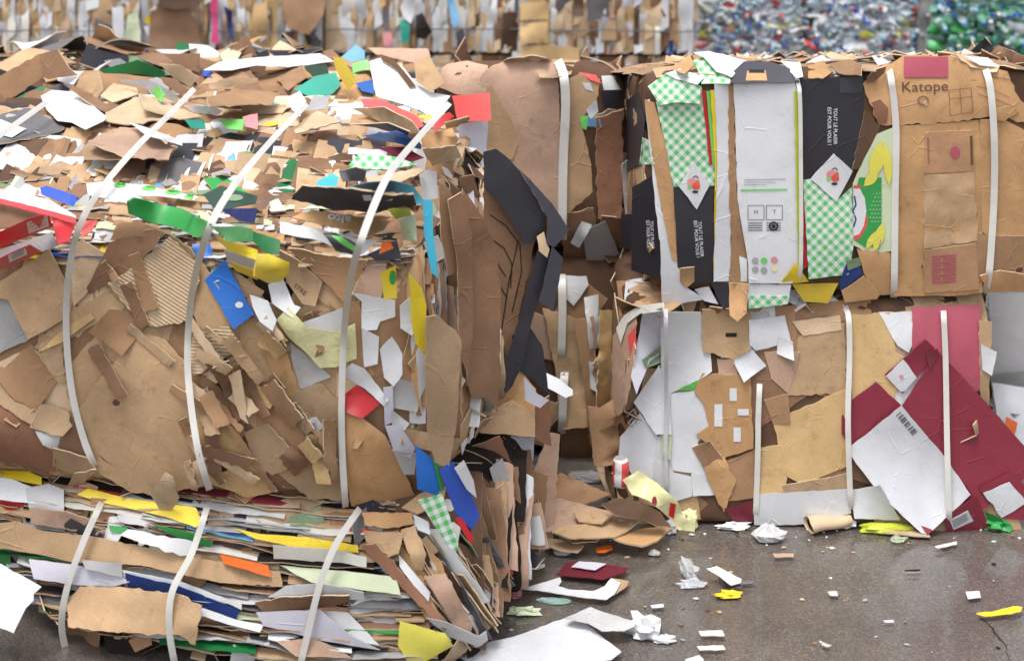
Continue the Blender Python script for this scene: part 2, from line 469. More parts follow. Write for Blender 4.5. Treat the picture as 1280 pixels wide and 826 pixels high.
def text2d(body, center, height, ang=0., xs=1.0, bold=0., flip=False):
    """Lettering outlines -> triangles in photo pixels."""
    cu = bpy.data.curves.new('lettering', 'FONT'); cu.body = body; cu.size = 1; cu.align_x = 'CENTER'; cu.align_y = 'CENTER'; cu.offset = bold; cu.resolution_u = 3
    o = bpy.data.objects.new('lettering', cu); col.objects.link(o)
    me = bpy.data.meshes.new_from_object(o.evaluated_get(bpy.context.evaluated_depsgraph_get()))
    a = math.radians(ang); k = height / .7
    pts = []
    for v in me.vertices:
        x, y = v.co.x * k * xs, -v.co.y * k
        if flip: x, y = -x, -y
        pts.append((center[0] + x * math.cos(a) - y * math.sin(a), center[1] + x * math.sin(a) + y * math.cos(a)))
    fs = [tuple(p.vertices) for p in me.polygons]
    bpy.data.objects.remove(o); bpy.data.curves.remove(cu); bpy.data.meshes.remove(me)
    return pts, fs

def print_on(geo_list, pts, faces, color, lift=.0012, uv=None):
    """Ink: a mesh in photo pixels dropped onto the sheets in GEO_LIST."""
    g0 = Geo()
    for g in geo_list: g0.merge(g)
    b = g0.bvh(); vs = []; c = lin(C[color]) if isinstance(color, str) else lin(color)
    last = None; miss = []
    for i, (x, y) in enumerate(pts):
        d = ray(x, y); h = b.ray_cast(CAM, d.normalized())
        if h[0] is not None: last = h[3] / d.length; vs.append(CAM + d * (last - lift / max(.3, abs(h[1].dot(d.normalized())))))
        else: vs.append(None); miss.append(i)
    good = [v for v in vs if v is not None]
    if not good: return Geo()
    ym = sum(v.y for v in good) / len(good)
    for i in miss: vs[i] = CAM + ray(*pts[i]) * ym
    g = Geo(); ff = []
    for f in faces:
        n_ = (vs[f[1]] - vs[f[0]]).cross(vs[f[2]] - vs[f[0]])
        ff.append(tuple(reversed(f)) if n_.dot(vs[f[0]] - CAM) > 0 else tuple(f))
    g.add(vs, [(x / 400, y / 400) for x, y in pts], ff, [c] * len(ff), [True] * len(ff))
    return g
def disc2d(cx, cy, rx, ry, n=24, r0=0.):
    if r0 <= 0: return [(cx, cy)] + [(cx + rx * math.cos(2 * math.pi * i / n), cy + ry * math.sin(2 * math.pi * i / n)) for i in range(n)], [(0, 1 + i, 1 + (i + 1) % n) for i in range(n)]
    p = []
    for i in range(n):
        c_, s_ = math.cos(2 * math.pi * i / n), math.sin(2 * math.pi * i / n); p += [(cx + rx * c_, cy + ry * s_), (cx + rx * r0 * c_, cy + ry * r0 * s_)]
    return p, [(2 * i, 2 * ((i + 1) % n), 2 * ((i + 1) % n) + 1, 2 * i + 1) for i in range(n)]
def quad2d(*rects):                        # each rect: four corner points
    p = []; f = []
    for q in rects:
        b = len(p); p += list(q); f.append(tuple(range(b, b + len(q))))
    return p, f
def line2d(pts, w):
    p = []; f = []
    for i in range(len(pts) - 1):
        (x0, y0), (x1, y1) = pts[i], pts[i + 1]; L = math.hypot(x1 - x0, y1 - y0) or 1; nx, ny = -(y1 - y0) / L * w / 2, (x1 - x0) / L * w / 2
        b = len(p); p += [(x0 + nx, y0 + ny), (x1 + nx, y1 + ny), (x1 - nx, y1 - ny), (x0 - nx, y0 - ny)]; f.append((b, b + 1, b + 2, b + 3))
    return p, f
def rect(x0, y0, x1, y1): return [(x0, y0), (x1, y0), (x1, y1), (x0, y1)]

class TwoTrees:                            # the bale below and the sheets already laid on it
    def __init__(s, base): s.base = base; s.top = None
    def ray_cast(s, o, d, far=40):
        a = s.base.ray_cast(o, d, far)
        if s.top is None: return a
        b = s.top.ray_cast(o, d, far)
        if a[0] is None: return b
        if b[0] is None: return a
        return a if a[3] < b[3] else b
    def find_nearest(s, p): return s.base.find_nearest(p)
PARTNAME = {'card': 'cardboard_sheet', 'fluted': 'corrugated_sheet', 'kraft': 'carton_panel', 'paper': 'paper_sheet', 'printed': 'printed_carton', 'film': 'plastic_film',
            'clear': 'clear_film', 'gingham': 'checked_carton'}
def lay(bale, rows, order0=.012, dorder=.0035, on=None, **common):
    """Lays a list of traced sheets on a bale, later ones higher. Row: (material, colour, outline, options)."""
    out = {}; acc = Geo(); base = bale.all.bvh(); bv = TwoTrees(base)
    for i, rw in enumerate(rows):
        mt, c, poly = rw[:3]; o = dict(common); o.update(rw[3] if len(rw) > 3 else {})
        name = o.pop('name', PARTNAME[mt]); label = o.pop('label', None); key = o.pop('key', None); dz = o.pop('dz', 0.)
        if mt in ('card', 'fluted') and 'edge' not in o: o['edge'] = EDGE[mt]
        if mt in ('card', 'fluted') and 'torn' not in o and rnd.random() < .6: o['torn'] = rnd.uniform(1.3, 2.6); o.setdefault('step', 6)
        if mt in ('paper', 'film', 'clear', 'printed'): o.setdefault('thick', .0016); o.setdefault('cre', 3); o.setdefault('camp', .10)
        if mt in ('film', 'clear'): o.setdefault('wr', .006)
        o.setdefault('uvang', rnd.uniform(0, 3.1))
        g = sheet(poly, bv, c, off=order0 + dorder * i + dz, **o)
        if not g.v: continue
        ob = bale.part(g, name, mt, label)
        if o.get('plane') is None: acc.merge(g); bv.top = acc.bvh()
        out[key or i] = (g, ob)
    return out
def ink(host, pts_faces, color, name='print_or_hole_shade', lift=.0016, mat='ink'):
    g = print_on([host[0]], *pts_faces, color, lift=lift)
    if g.v: return g.build(name, mat, host[1])
EXPO = 0.68
# ------------------------------------------------------------------ ground
def ground_mat():
    m, nt, b = new_mat('wet asphalt'); L = nt.links.new
    pos = N(nt, 'ShaderNodeNewGeometry').outputs['Position']
    agg = N(nt, 'ShaderNodeTexVoronoi'); agg.inputs['Scale'].default_value = 210; L(pos, agg.inputs['Vector'])
    cr = N(nt, 'ShaderNodeValToRGB'); cr.color_ramp.elements[0].color = (.120, .103, .090, 1); cr.color_ramp.elements[1].color = (.225, .191, .163, 1)
    cr.color_ramp.elements[0].position = .25; cr.color_ramp.elements[1].position = .95
    e = cr.color_ramp.elements.new(.6); e.color = (.145, .123, .107, 1)
    sx = N(nt, 'ShaderNodeSeparateColor'); L(agg.outputs['Color'], sx.inputs[0]); L(sx.outputs[0], cr.inputs[0])
    big = noise_tex(nt, pos, 1.1, 6, .65, .3)
    c = mulcol(nt, cr.outputs[0], rng(nt, big, .72, 1.15))
    mid = noise_tex(nt, pos, 7, 5, .7)
    c = mulcol(nt, c, rng(nt, mid, .8, 1.12))
    L(c, b.inputs['Base Color'])
    wet = noise_tex(nt, pos, .8, 5, .6, .5)
    L(rng(nt, wet, .18, .46, .38, .62), b.inputs['Roughness']); b.inputs['Specular IOR Level'].default_value = .5
    film = noise_tex(nt, pos, 1.7, 5, .65, .6); L(rng(nt, film, .3, 1.0, .36, .52), b.inputs['Coat Weight']); b.inputs['Coat Roughness'].default_value = .10; b.inputs['Coat IOR'].default_value = 1.75
    bp = N(nt, 'ShaderNodeBump'); bp.inputs['Strength'].default_value = .5; bp.inputs['Distance'].default_value = .004
    L(agg.outputs['Distance'], bp.inputs['Height'])
    b2 = N(nt, 'ShaderNodeBump'); b2.inputs['Strength'].default_value = .35; b2.inputs['Distance'].default_value = .02
    L(mid, b2.inputs['Height']); L(bp.outputs[0], b2.inputs['Normal']); L(b2.outputs[0], b.inputs['Normal'])
    b3 = N(nt, 'ShaderNodeBump'); b3.inputs['Strength'].default_value = .25; b3.inputs['Distance'].default_value = .01; L(mid, b3.inputs['Height']); L(b3.outputs[0], b.inputs['Coat Normal'])
    MATS['asphalt'] = m
ground_mat()
gm = bpy.data.meshes.new('ground'); gm.from_pydata([(-300, -60, 0), (300, -60, 0), (300, 500, 0), (-300, 500, 0)], [], [(0, 1, 2, 3)])
tag(link('ground', gm, None, 'asphalt'), kind='structure')

# ------------------------------------------------------------------ bale cores
LU = Bale('cardboard_bale', (-1.0, 4.9, .45), 'large mixed cardboard and paper bale bulging towards the viewer, resting on a flatter bale', group='bales in the yard')
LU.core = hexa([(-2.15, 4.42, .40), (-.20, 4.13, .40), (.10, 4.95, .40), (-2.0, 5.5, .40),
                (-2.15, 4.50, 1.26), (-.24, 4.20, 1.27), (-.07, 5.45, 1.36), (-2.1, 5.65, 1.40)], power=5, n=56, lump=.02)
LL = Bale('cardboard_bale', (-.8, 4.8, 0), 'flat layered bale squashed under the bulging cardboard bale, yellow sheet along its top', group='bales in the yard')
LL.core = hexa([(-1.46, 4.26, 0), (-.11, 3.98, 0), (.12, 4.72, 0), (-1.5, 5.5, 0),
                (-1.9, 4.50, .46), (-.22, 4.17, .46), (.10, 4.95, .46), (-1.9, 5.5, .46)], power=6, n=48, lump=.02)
LR = Bale('cardboard_bale', (-1.15, 6.0, 0), 'bale behind the bulging bale, loose boards and plastic scraps heaped on its top', group='bales in the yard')
LR.core = hexa([(-2.6, 5.55, 0), (-.22, 5.45, 0), (-.2, 6.5, 0), (-2.6, 6.6, 0),
                (-2.6, 5.60, 1.37), (-.22, 5.50, 1.34), (-.22, 6.4, 1.37), (-2.6, 6.5, 1.41)], power=7, n=40, lump=.03)
MT = Bale('cardboard_bale', (.15, 6.0, .78), 'upper bale wrapped in one big smooth brown board with a white strap', group='bales in the yard')
MT.core = hexa([(-.30, 5.46, .77), (.50, 5.50, .77), (.50, 6.5, .77), (-.30, 6.5, .77),
                (-.30, 5.42, 1.55), (.48, 5.50, 1.52), (.48, 6.4, 1.30), (-.30, 6.4, 1.30)], power=6, n=40, lump=.02)
MB = Bale('cardboard_bale', (.15, 6.0, 0), 'lower bale deep in the dark gap, long tan boards hanging down its face', group='bales in the yard')
MB.core = hexa([(-.30, 5.50, 0), (.46, 5.50, 0), (.46, 6.5, 0), (-.30, 6.5, 0),
                (-.30, 5.50, .76), (.46, 5.50, .76), (.46, 6.5, .76), (-.30, 6.5, .76)], power=10, n=32, lump=.015)
RB = Bale('cardboard_bale', (1.05, 5.5, 0), 'lower bale faced with white board, tan carton and dark red panels', group='bales in the yard')
RB.core = hexa([(.36, 4.98, -.02), (1.66, 4.93, -.02), (1.66, 6.1, 0), (.36, 6.1, 0),
                (.39, 5.06, .775), (1.64, 5.0, .775), (1.64, 6.1, .775), (.39, 6.1, .775)], power=18, n=44, lump=.006)
RT = Bale('cardboard_bale', (1.15, 5.5, .79), 'upper bale of green checked and black fruit cartons beside brown banana boxes', group='bales in the yard')
RT.core = hexa([(.47, 4.99, .785), (1.88, 4.99, .785), (1.88, 6.0, .785), (.42, 6.0, .785),
                (.47, 4.97, 1.575), (1.86, 4.97, 1.60), (1.84, 6.0, 1.44), (.42, 6.0, 1.42)], power=14, n=44, lump=.005)
FR = Bale('cardboard_bale', (2.3, 6.6, 0), 'pale grey bale standing behind the dark red panels', group='bales in the yard')
FR.core = hexa([(1.93, 5.95, 0), (3.1, 5.95, 0), (3.1, 7.0, 0), (1.93, 7.0, 0),
                (1.93, 5.95, .80), (3.1, 5.95, .80), (3.1, 7.0, .80), (1.93, 7.0, .80)], power=10, n=32, lump=.015)
BALES = [LU, LL, LR, MT, MB, RB, RT, FR]
for b in BALES: b.core.c = [lin(C['dk'])] * len(b.core.c) if b in (LU, LL) else b.core.c; b.part(b.core, 'pressed_core', 'core')  # left cores coloured near black: painted shade for the gaps between sheets
# ------------------------------------------------------------------ packing: random sheets that show between the traced ones
PAL_BROWN = ['tan'] * 5 + ['tanl'] * 2 + ['tand'] * 3 + ['br'] * 3 + ['tang'] * 3 + ['tano'] + ['brd'] + ['tanp']
PAL_MIX = ['tan'] * 5 + ['tanl'] * 3 + ['br'] * 3 + ['tand'] * 4 + ['wh'] * 2 + ['gw'] * 3 + ['gr'] * 2 + ['grd'] + ['tano'] + ['brd'] * 2 + ['bk', 'tan', 'br', 'gw', 'tang', 'wh', 'tan', 'tand'] + ['gsage', 'gpale', 'whw']
PAL_LAYER = PAL_MIX * 3 + ['yel', 'green', 'blued', 'coral', 'mar', 'sky', 'greend', 'ypale', 'bk', 'bk2', 'dk', 'brd']
PAL_WHITE = ['wh'] * 4 + ['gw'] * 3 + ['lil'] * 2 + ['tan'] * 2 + ['gpale']

def scatter(bale, n, pal, size=(.10, .30), keep=lambda p, nr: True, off=(.001, .012), curl=.02, mat='card', seed=1, stretch=(1, 2)):
    r = random.Random(seed); bv = bale.core.bvh(); g = bale.core
    fs = [(f, (g.v[f[0]] + g.v[f[2]]) / 2) for f in g.f]
    cand = []
    for f, c in fs:
        nr = (g.v[f[1]] - g.v[f[0]]).cross(g.v[f[2]] - g.v[f[0]])
        a = nr.length; nr = nr.normalized() if a > 0 else Vector((0, 0, 1))
        if keep(c, nr): cand.append((a, c, nr))
    if not cand: return
    W_ = [c[0] for c in cand]
    out = Geo()
    for a, c, nr in r.choices(cand, W_, k=n):
        u = nr.cross(Vector((r.uniform(-1, 1), r.uniform(-1, 1), r.uniform(-1, 1)))).normalized(); v = nr.cross(u)
        s = r.uniform(*size); st = r.uniform(*stretch); k = r.choice((4, 4, 4, 5, 6)); a0 = r.random() * 6
        if k == 4: poly = [(-s * st / 2, -s / 2), (s * st / 2, -s / 2 * r.uniform(.7, 1.1)), (s * st / 2 * r.uniform(.8, 1.1), s / 2), (-s * st / 2, s / 2 * r.uniform(.7, 1.1))]
        else: poly = [(math.cos(a0 + 6.283 * i / k) * s * .55 * st * r.uniform(.6, 1.1), math.sin(a0 + 6.283 * i / k) * s * .55 * r.uniform(.6, 1.1)) for i in range(k)]
        lift = [(poly[i][0], poly[i][1], s * .5, r.uniform(0, curl)) for i in r.sample(range(len(poly)), 2)]
        out.merge(sheet(poly, bv, r.choice(pal), off=r.uniform(*off), frame=(c, u, v, nr), step=16, torn=2.0, lift=lift if curl > .005 else (), wr=.004 if curl > .005 else .001, cre=2 if curl > .005 else 0, uvang=r.random() * 3, seed=r.random(), stiff=.85 if curl > .005 else .5, maxdist=.6, edge=EDGE['card'] if mat == 'card' else None))
    bale.stuff(out, mat)

def kinds(c):                              # the kind of material a colour belongs to
    if c in ('tan', 'tanl', 'tany', 'tano', 'tanp', 'tand', 'tang', 'br', 'brd', 'brr', 'orange', 'kat', 'katd', 'dk'): return 'card'
    return 'paper' if c in ('wh', 'whw', 'whb', 'gw', 'lil', 'gr', 'grd') else 'printed'
EDGENAME = {'card': 'cardboard_layer', 'paper': 'paper_layer', 'printed': 'printed_layer'}
def layers(bale, y0, y1, dy, x0, xr, slope, pal, W, seed=3, lmin=50, lmax=260, prot=(0, .03), depth=.16, wave=.008, tilt=(-.1, .25), big=120, limit=90, lip=(0, .012), thick=(.002, .006), fold=.25, upv=None, left=None, wf=5, pj=.008):
    """Edges of horizontal layers, in rows from Y0 down to Y1 (photo rows at x = 0), following SLOPE."""
    r = random.Random(seed); bv = bale.core.bvh(); own = {}; y = y0
    n_own = 0
    while y < y1:
        x = (x0 if left is None else left(y)) - r.uniform(0, 120)
        while True:
            R = xr(y + slope(x))
            if x > R - 15: break
            L = r.uniform(lmin, lmax) * r.uniform(.5, 1); xe = min(x + L, R + r.uniform(-10, 8))
            if xe - x > 18:
                k = max(4, int((xe - x) / 9)); yy = y + r.uniform(-.5, .5) * dy; s = r.uniform(-.03, .03); am = r.uniform(0, 4); ph = r.random() * 6
                path = [(x + (xe - x) * i / k, yy + slope(x + (xe - x) * i / k) + s * (xe - x) * i / k + am * math.sin(ph + (xe - x) * i / k / 40)) for i in range(k + 1)]
                c = r.choice(pal); m = kinds(c)
                th = r.uniform(*thick) if m == 'card' else r.uniform(.0012, .0025)
                pr = r.uniform(*prot)
                g = strip(path, bv, c, W + Vector((r.uniform(-.1, .1), 0, 0)), depth=depth, prot=pr, wave=wave, lip=r.uniform(*lip) + (r.uniform(.02, .05) if r.random() < fold * .3 else 0),
                          thick=th, tilt=r.uniform(*tilt), seed=r.random(), wf=wf, pj=pj, edge=tuple(int(q * .95) for q in EDGE['card']) if m == 'card' else None, up=upv)
                if g.v:
                    if xe - x > big and n_own < limit: bale.part(g, EDGENAME[m], m); n_own += 1
                    else: bale.stuff(g, m)
            x = xe + r.uniform(-30, 12)
        y += dy * r.uniform(.7, 1.3)

def pages(bale, items, pal, W, seed=5, prot=(.0, .05), depth=.12, upv=Vector((0, -1, 0)), own=True, wave=.012, thick=(.002, .005), bvh=None, tilt=(-.3, .3)):
    """Edges of sheets folded down a side: each item is (x0, y0, x1, y1) in photo pixels, top to bottom."""
    r = random.Random(seed); bv = bvh or bale.core.bvh()
    for it in items:
        x0, y0, x1, y1 = it[:4]; c = it[4] if len(it) > 4 and it[4] else r.choice(pal); p = it[5] if len(it) > 5 else r.uniform(*prot)
        k = max(4, int(math.hypot(x1 - x0, y1 - y0) / 9)); am = r.uniform(0, 4); ph = r.random() * 6
        path = [(x0 + (x1 - x0) * i / k + am * math.sin(ph + 3 * i / k), y0 + (y1 - y0) * i / k) for i in range(k + 1)]
        m = kinds(c); g = strip(path, bv, c, W + Vector((0, r.uniform(-.25, .25), 0)), depth=depth, prot=p, wave=wave, wf=4, lip=r.uniform(-.01, .02), thick=r.uniform(*thick), tilt=r.uniform(*tilt), up=upv, seed=r.random(), rows=5,
                                edge=EDGE['card'] if m == 'card' else None)
        if not g.v: continue
        if own: bale.part(g, EDGENAME[m], m)
        else: bale.stuff(g, m)

front = lambda p, n: n.y < -.2 or n.z > .3
LUR = lambda y: 600 - max(0, (y - 150)) * .50 if y < 290 else 530
# --- bulging bale
scatter(LU, 150, PAL_BROWN, (.10, .26), lambda p, n: (n.y < -.35 and n.z < .45), seed=11, off=(0, .003), curl=.004)
scatter(LU, 60, PAL_BROWN, (.10, .26), lambda p, n: n.x < -.5 or n.y > .5 or (n.x > .4), seed=12)
scatter(LU, 50, PAL_BROWN + ['wh', 'gw', 'wh'], (.10, .28), lambda p, n: n.z > .6 and p.y > 4.95, seed=13, off=(.0, .02), curl=.03)
scatter(LU, 60, ['brd', 'dk', 'dk', 'bk2', 'brd'], (.10, .26), lambda p, n: n.z > .4 and p.y <= 5.0, seed=24, off=(0, .003), curl=.0)  # dark sheets under the layers paint the shade in their gaps
layers(LU, 108, 306, 2.3, -30, LUR, lambda x: 10 * math.sin(x / 160) + .02 * x, PAL_LAYER, Vector((-.05, 1, .02)), seed=21, prot=(.0, .06), depth=.20, tilt=(-.02, .22), lmin=45, lmax=240, big=105, limit=90, wave=.018)
layers(LU, 104, 298, 4.6, -30, LUR, lambda x: 10 * math.sin(x / 160) + .02 * x, PAL_LAYER + ['br', 'tand', 'brd', 'tan'] * 6, Vector((-.05, 1, .02)), seed=27, prot=(.01, .065), depth=.16, tilt=(-.1, .35), lmin=24, lmax=95, big=60, limit=0, wave=.022, wf=13, pj=.022, lip=(0, .03))
# --- flat layered bale
scatter(LL, 120, ['dk', 'brd', 'dk', 'bk2', 'brd', 'dk', 'br'], (.10, .25), lambda p, n: True, seed=14, off=(0, .004), curl=.004)  # mostly dark colours: gap shade painted beneath the layers
LLS = lambda x: min(x, 420) * .13 + 10
layers(LL, 560, 850, 3.6, -40, lambda y: 500 + max(0, y - 690) * .35, LLS, PAL_LAYER + ['gr', 'grd', 'brd', 'gw', 'dk', 'brd'] * 3, Vector((-.05, 1, -.02)), seed=22, prot=(-.01, .04), depth=.16, tilt=(-.12, .16), lmin=70, lmax=300, big=130, limit=80, lip=(-.004, .012), wave=.010)
# --- heap bale behind
scatter(LR, 170, PAL_MIX, (.10, .30), lambda p, n: n.z > .3 or n.y < -.3 or n.x > .4, seed=15, off=(.0, .05), curl=.08)
# --- middle and far bales
scatter(MT, 70, PAL_BROWN, (.10, .28), lambda p, n: n.y > -.5, seed=16, off=(0, .003), curl=.004)
scatter(MB, 70, PAL_BROWN, (.10, .28), lambda p, n: True, seed=17)
scatter(RB, 170, PAL_BROWN + ['wh', 'gw'], (.10, .26), lambda p, n: True, seed=18, off=(0, .003), curl=.004)
scatter(RT, 260, PAL_BROWN + ['bk', 'wh', 'br'], (.10, .28), lambda p, n: n.z > -.5 and n.y > -.5 and 5.14 < p.y < 5.78 and not (n.x < -.2 and p.z > 1.3), seed=19, off=(0, .003), curl=.004)
scatter(RT, 60, ['tan', 'tano', 'tanl', 'wh', 'br', 'tand', 'gw'], (.05, .14), lambda p, n: n.z > .7 and 5.15 < p.y < 5.7 and p.x > .62, seed=20, off=(0, .02), curl=.03)
scatter(FR, 190, ['gw', 'gr', 'gw', 'wh', 'tan', 'lil'], (.12, .35), lambda p, n: True, seed=23, mat='paper')

for b_, n_, fn, sd in ((LU, 130, lambda p, n: n.z > .3, 81), (LR, 120, lambda p, n: n.z > .3, 82), (LL, 60, lambda p, n: n.y < -.3 and p.z < .45, 83), (RT, 60, lambda p, n: n.z > .7 and p.y > 5.15 and p.x > .62, 84), (LU, 50, lambda p, n: n.x > .4, 85)):
    scatter(b_, n_, PAL_MIX + ['tan', 'tand', 'br', 'brd', 'wh', 'coral', 'green'], (.025, .085), fn, seed=sd, off=(.003, .018), curl=.03, stretch=(1, 3))

r3 = random.Random(303); bv3 = LU.core.bvh()   # torn strips, folded over one another down the face of the bulging bale
LATE = []
for i in range(48):
    x, y = r3.uniform(238, 420), r3.uniform(395, 600)
    if i >= 42: x, y = r3.uniform(0, 240), r3.uniform(330, 600)
    L, w_ = r3.uniform(22, 80), r3.uniform(7, 22); a = r3.gauss(.95, .25); ca, sa = math.cos(a), math.sin(a)
    poly = [(x + u * L / 2 * ca - v * w_ / 2 * sa, y + u * L / 2 * sa + v * w_ / 2 * ca) for u, v in ((-1, -1), (1, -r3.uniform(.4, 1)), (r3.uniform(.8, 1.1), 1), (-1, r3.uniform(.5, 1.1)))]
    LATE.append(('card', r3.choice(('tan', 'tanl', 'tand', 'br', 'tang', 'tany', 'br', 'tand')), poly, dict(torn=r3.uniform(1.2, 2.6), step=5, lift=((poly[1][0], poly[1][1], w_ * 1.3, r3.uniform(0, .035)), (poly[0][0], poly[0][1], w_, r3.uniform(0, .02))), camp=.15)))
# ------------------------------------------------------------------ bulging bale: face
LU_FACE = [
 ('card', 'brr', '-40,492 0,495 50,542 68,562 72,590 30,582 -40,570'),
 ('card', 'tang', '-40,462 0,468 18,480 48,510 40,530 0,505 -40,505'),
 ('paper', 'gw', '44,538 80,545 74,566 54,556'),
 ('card', 'br', '75,547 92,520 122,585 70,566'),
 ('card', 'tand', '240,318 275,360 300,412 304,445 285,450 245,420 236,360'),
 ('card', 'tan', '212,293 240,313 262,342 280,372 306,412 303,440 285,450 246,405', dict(uvang=.6)),
 ('card', 'tan', '300,400 335,392 348,472 320,480 300,440'),
 ('card', 'tano', '330,437 356,432 376,495 352,505'),
 ('card', 'tang', '340,520 357,495 400,478 428,505 428,625 385,622 345,590', dict(uvang=.3)),
 ('card', 'tan', '48,440 86,391 135,364 157,384 110,410 75,432', dict(label='yellowish tan torn board')),
 ('card', 'tand', '-20,452 5,460 38,430 72,475 48,512 18,500'),
 ('card', 'tang', '38,430 50,442 77,426 82,480 72,478'),
 ('card', 'tan', '83,495 82,462 122,416 155,444 137,470 100,514', dict(key='slot')),
 ('card', 'tan', '98,512 125,472 176,413 207,426 232,455 235,490 247,552 258,592 242,608 200,619 165,616 132,596 106,572', dict(uvang=.75, wr=.002, key='big', label='large smooth dented board')),
 ('card', 'tand', '110,415 137,386 160,388 181,410 152,445 135,432', dict(lift=((150, 440, 14, .015),))),
 ('card', 'tang', '52,505 85,513 90,532 78,545 38,534 48,510'),
 ('card', 'tang', '66,560 108,572 120,588 93,594 66,582', dict(lift=((118, 588, 20, .02),))),
 ('card', 'tanp', '93,592 120,587 101,611 78,620', dict(lift=((100, 612, 15, .02),))),
 ('card', 'tanl', '88,306 102,300 130,316 128,336 108,368 91,384'),
 ('card', 'gr', '-40,360 10,366 20,385 37,424 0,441 -40,450', dict(uvang=.5, label='grey ribbed board')),
 ('card', 'tan', '-30,366 1,351 61,312 82,353 83,396 59,412 35,424 10,375', dict(lift=((61, 314, 25, .02), (35, 420, 20, .012)), uvang=.55)),
 ('card', 'tany', '45,441 88,405 112,392 118,398 78,428', dict(lift=((50, 440, 20, .015),))),
 ('card', 'tand', '138,300 147,280 175,277 207,292 199,299 160,297', dict(lift=((147, 281, 20, .015),))),
 ('card', 'br', '137,303 160,296 200,296 190,312 150,347 112,368 108,360 128,322', dict(lift=((200, 296, 30, .03),), torn=1.4)),  # darker brown carries the shade on the flap's underside
 ('fluted', 'tanl', '134,354 155,342 212,296 247,330 249,345 240,380 236,400 200,408 182,405 160,386', dict(uvang=1.0, lift=((212, 296, 30, .012),), label='board with its ridges showing')),
 ('card', 'tany', '243,487 262,495 298,543 322,585 347,614 310,622 262,604 247,560', dict(uvang=.2, key='holes', label='yellow tan board with oval holes')),
 ('card', 'br', '246,468 262,470 287,503 307,540 300,552 258,512', dict(lift=((262, 472, 20, .02),))),
 ('card', 'tan', '272,470 300,455 330,500 322,540 305,520', dict(lift=((300, 456, 18, .02),))),
 ('card', 'tand', '318,500 352,495 367,513 392,572 370,577 320,532', dict(lift=((392, 572, 26, .02),))),
 ('card', 'tang', '305,540 335,530 367,565 372,582 340,594 318,580', dict(lift=((370, 580, 22, .02),))),
 ('card', 'tand', '262,505 268,505 300,545 345,612 338,614 296,552', dict(lift=((300, 545, 40, .02),))),
 ('fluted', 'tanl', '241,416 285,408 301,430 277,450 252,466 241,469 237,447', dict(uvang=1.5, lift=((250, 465, 18, .03), (300, 432, 18, .03)), torn=2, label='pale peeled ridged flap')),
 ('card', 'tanl', '252,468 303,440 306,456 285,468 270,479', dict(lift=((300, 446, 16, .02),), torn=2)),
 ('card', 'tanl', '285,470 300,462 306,500 310,530 300,522', dict(lift=((306, 530, 12, .02),), torn=2)),
 ('card', 'tano', '428,512 450,520 482,545 508,595 520,622 505,643 440,636 427,570', dict(uvang=1.2, wr=.006, lift=((482, 545, 25, .015),), label='orange tan board at the corner')),
 ('card', 'tand', '360,311 400,318 460,326 440,371 430,378 402,350', dict(uvang=.2)),
 ('card', 'tang', '348,312 372,325 403,353 394,383 378,380 358,352', dict(key='stre')),
 ('card', 'tanp', '460,327 484,328 476,374 440,368', dict(uvang=1.3)),
 ('card', 'tand', '430,378 450,376 452,412 470,412 472,455 440,470 430,430'),
 ('paper', 'gw', '378,403 428,385 432,414 425,427 400,432'),
 ('paper', 'wh', '440,367 494,375 494,396 475,402 471,412 452,413 452,377'),
 ('printed', 'wh', '452,410 474,421 472,455 455,459'),
 ('clear', 'gw', '362,427 400,458 414,471 375,487 366,455', dict(name='clear_film')),
 ('film', 'ypale', '345,400 360,384 385,410 420,414 444,404 446,448 420,459 400,460 378,436 360,421', dict(lift=((380, 405, 25, .03), (440, 410, 20, .02)), wr=.008, label='pale yellow crumpled plastic sheet')),
 ('paper', 'wh', '335,356 352,345 368,381 376,384 366,397 340,379', dict(lift=((352, 346, 16, .03),))),
 ('paper', 'wh', '312,368 335,376 346,400 341,414 325,402 316,384', dict(lift=((335, 376, 12, .02),))),
 ('paper', 'wh', '475,437 490,421 503,442 503,468 492,483 480,472', dict(torn=1.6)),
 ('printed', 'red', '430,494 446,481 476,504 453,523 432,515', dict(lift=((452, 522, 16, .015),), label='bright red card')),
 ('paper', 'wh', '424,467 440,454 456,461 486,500 480,508 455,485', dict(lift=((440, 455, 20, .02), (485, 503, 12, .02)), label='white torn paper over a red card')),
 ('paper', 'gr', '490,482 500,473 527,481 522,515 492,510', dict(uvang=.2)),
 ('paper', 'lil', '479,484 491,482 492,527 481,532'),
 ('paper', 'gw', '490,512 512,529 506,538 490,531'),
 ('paper', 'lil', '481,532 500,531 519,560 513,573 492,563'),
 ('paper', 'gw', '490,562 521,567 518,593 505,593'),
 ('printed', 'blue', '256,350 281,325 318,393 292,412', dict(key='bluecard', lift=((281, 325, 16, .01),), label='blue card')),
 ('film', 'gr', '378,526 395,520 405,534 392,542 380,538', dict(name='plastic_scrap', wr=.01)),
 ('card', 'tanl', '188,618 206,590 216,596 224,622 212,640 204,642', dict(lift=((206, 600, 30, .06),), torn=2)),
]
lu = lay(LU, LU_FACE[:33] + LATE[:42] + LU_FACE[33:] + LATE[42:], order0=.003, dorder=.0, stiff=1.0)
ink(lu['slot'], disc2d(121, 446, 8, 3.5), 'dk'); ink(lu['big'], disc2d(145, 503, 4.5, 4), 'brd'); ink(lu['holes'], disc2d(262, 513, 5, 6.5), 'dk'); ink(lu['holes'], disc2d(276, 586, 8, 4), 'dk')  # near-black discs paint the shade inside the slot and oval holes
ink(lu['bluecard'], disc2d(299, 381, 5, 4), 'wh')
ink(lu['stre'], text2d('STRE', (375, 362), 6, 40), 'brd', 'lettering')
ink(lu['big'], quad2d([(121, 566), (129, 574), (148, 584), (136, 579)]), 'tand', 'tear')
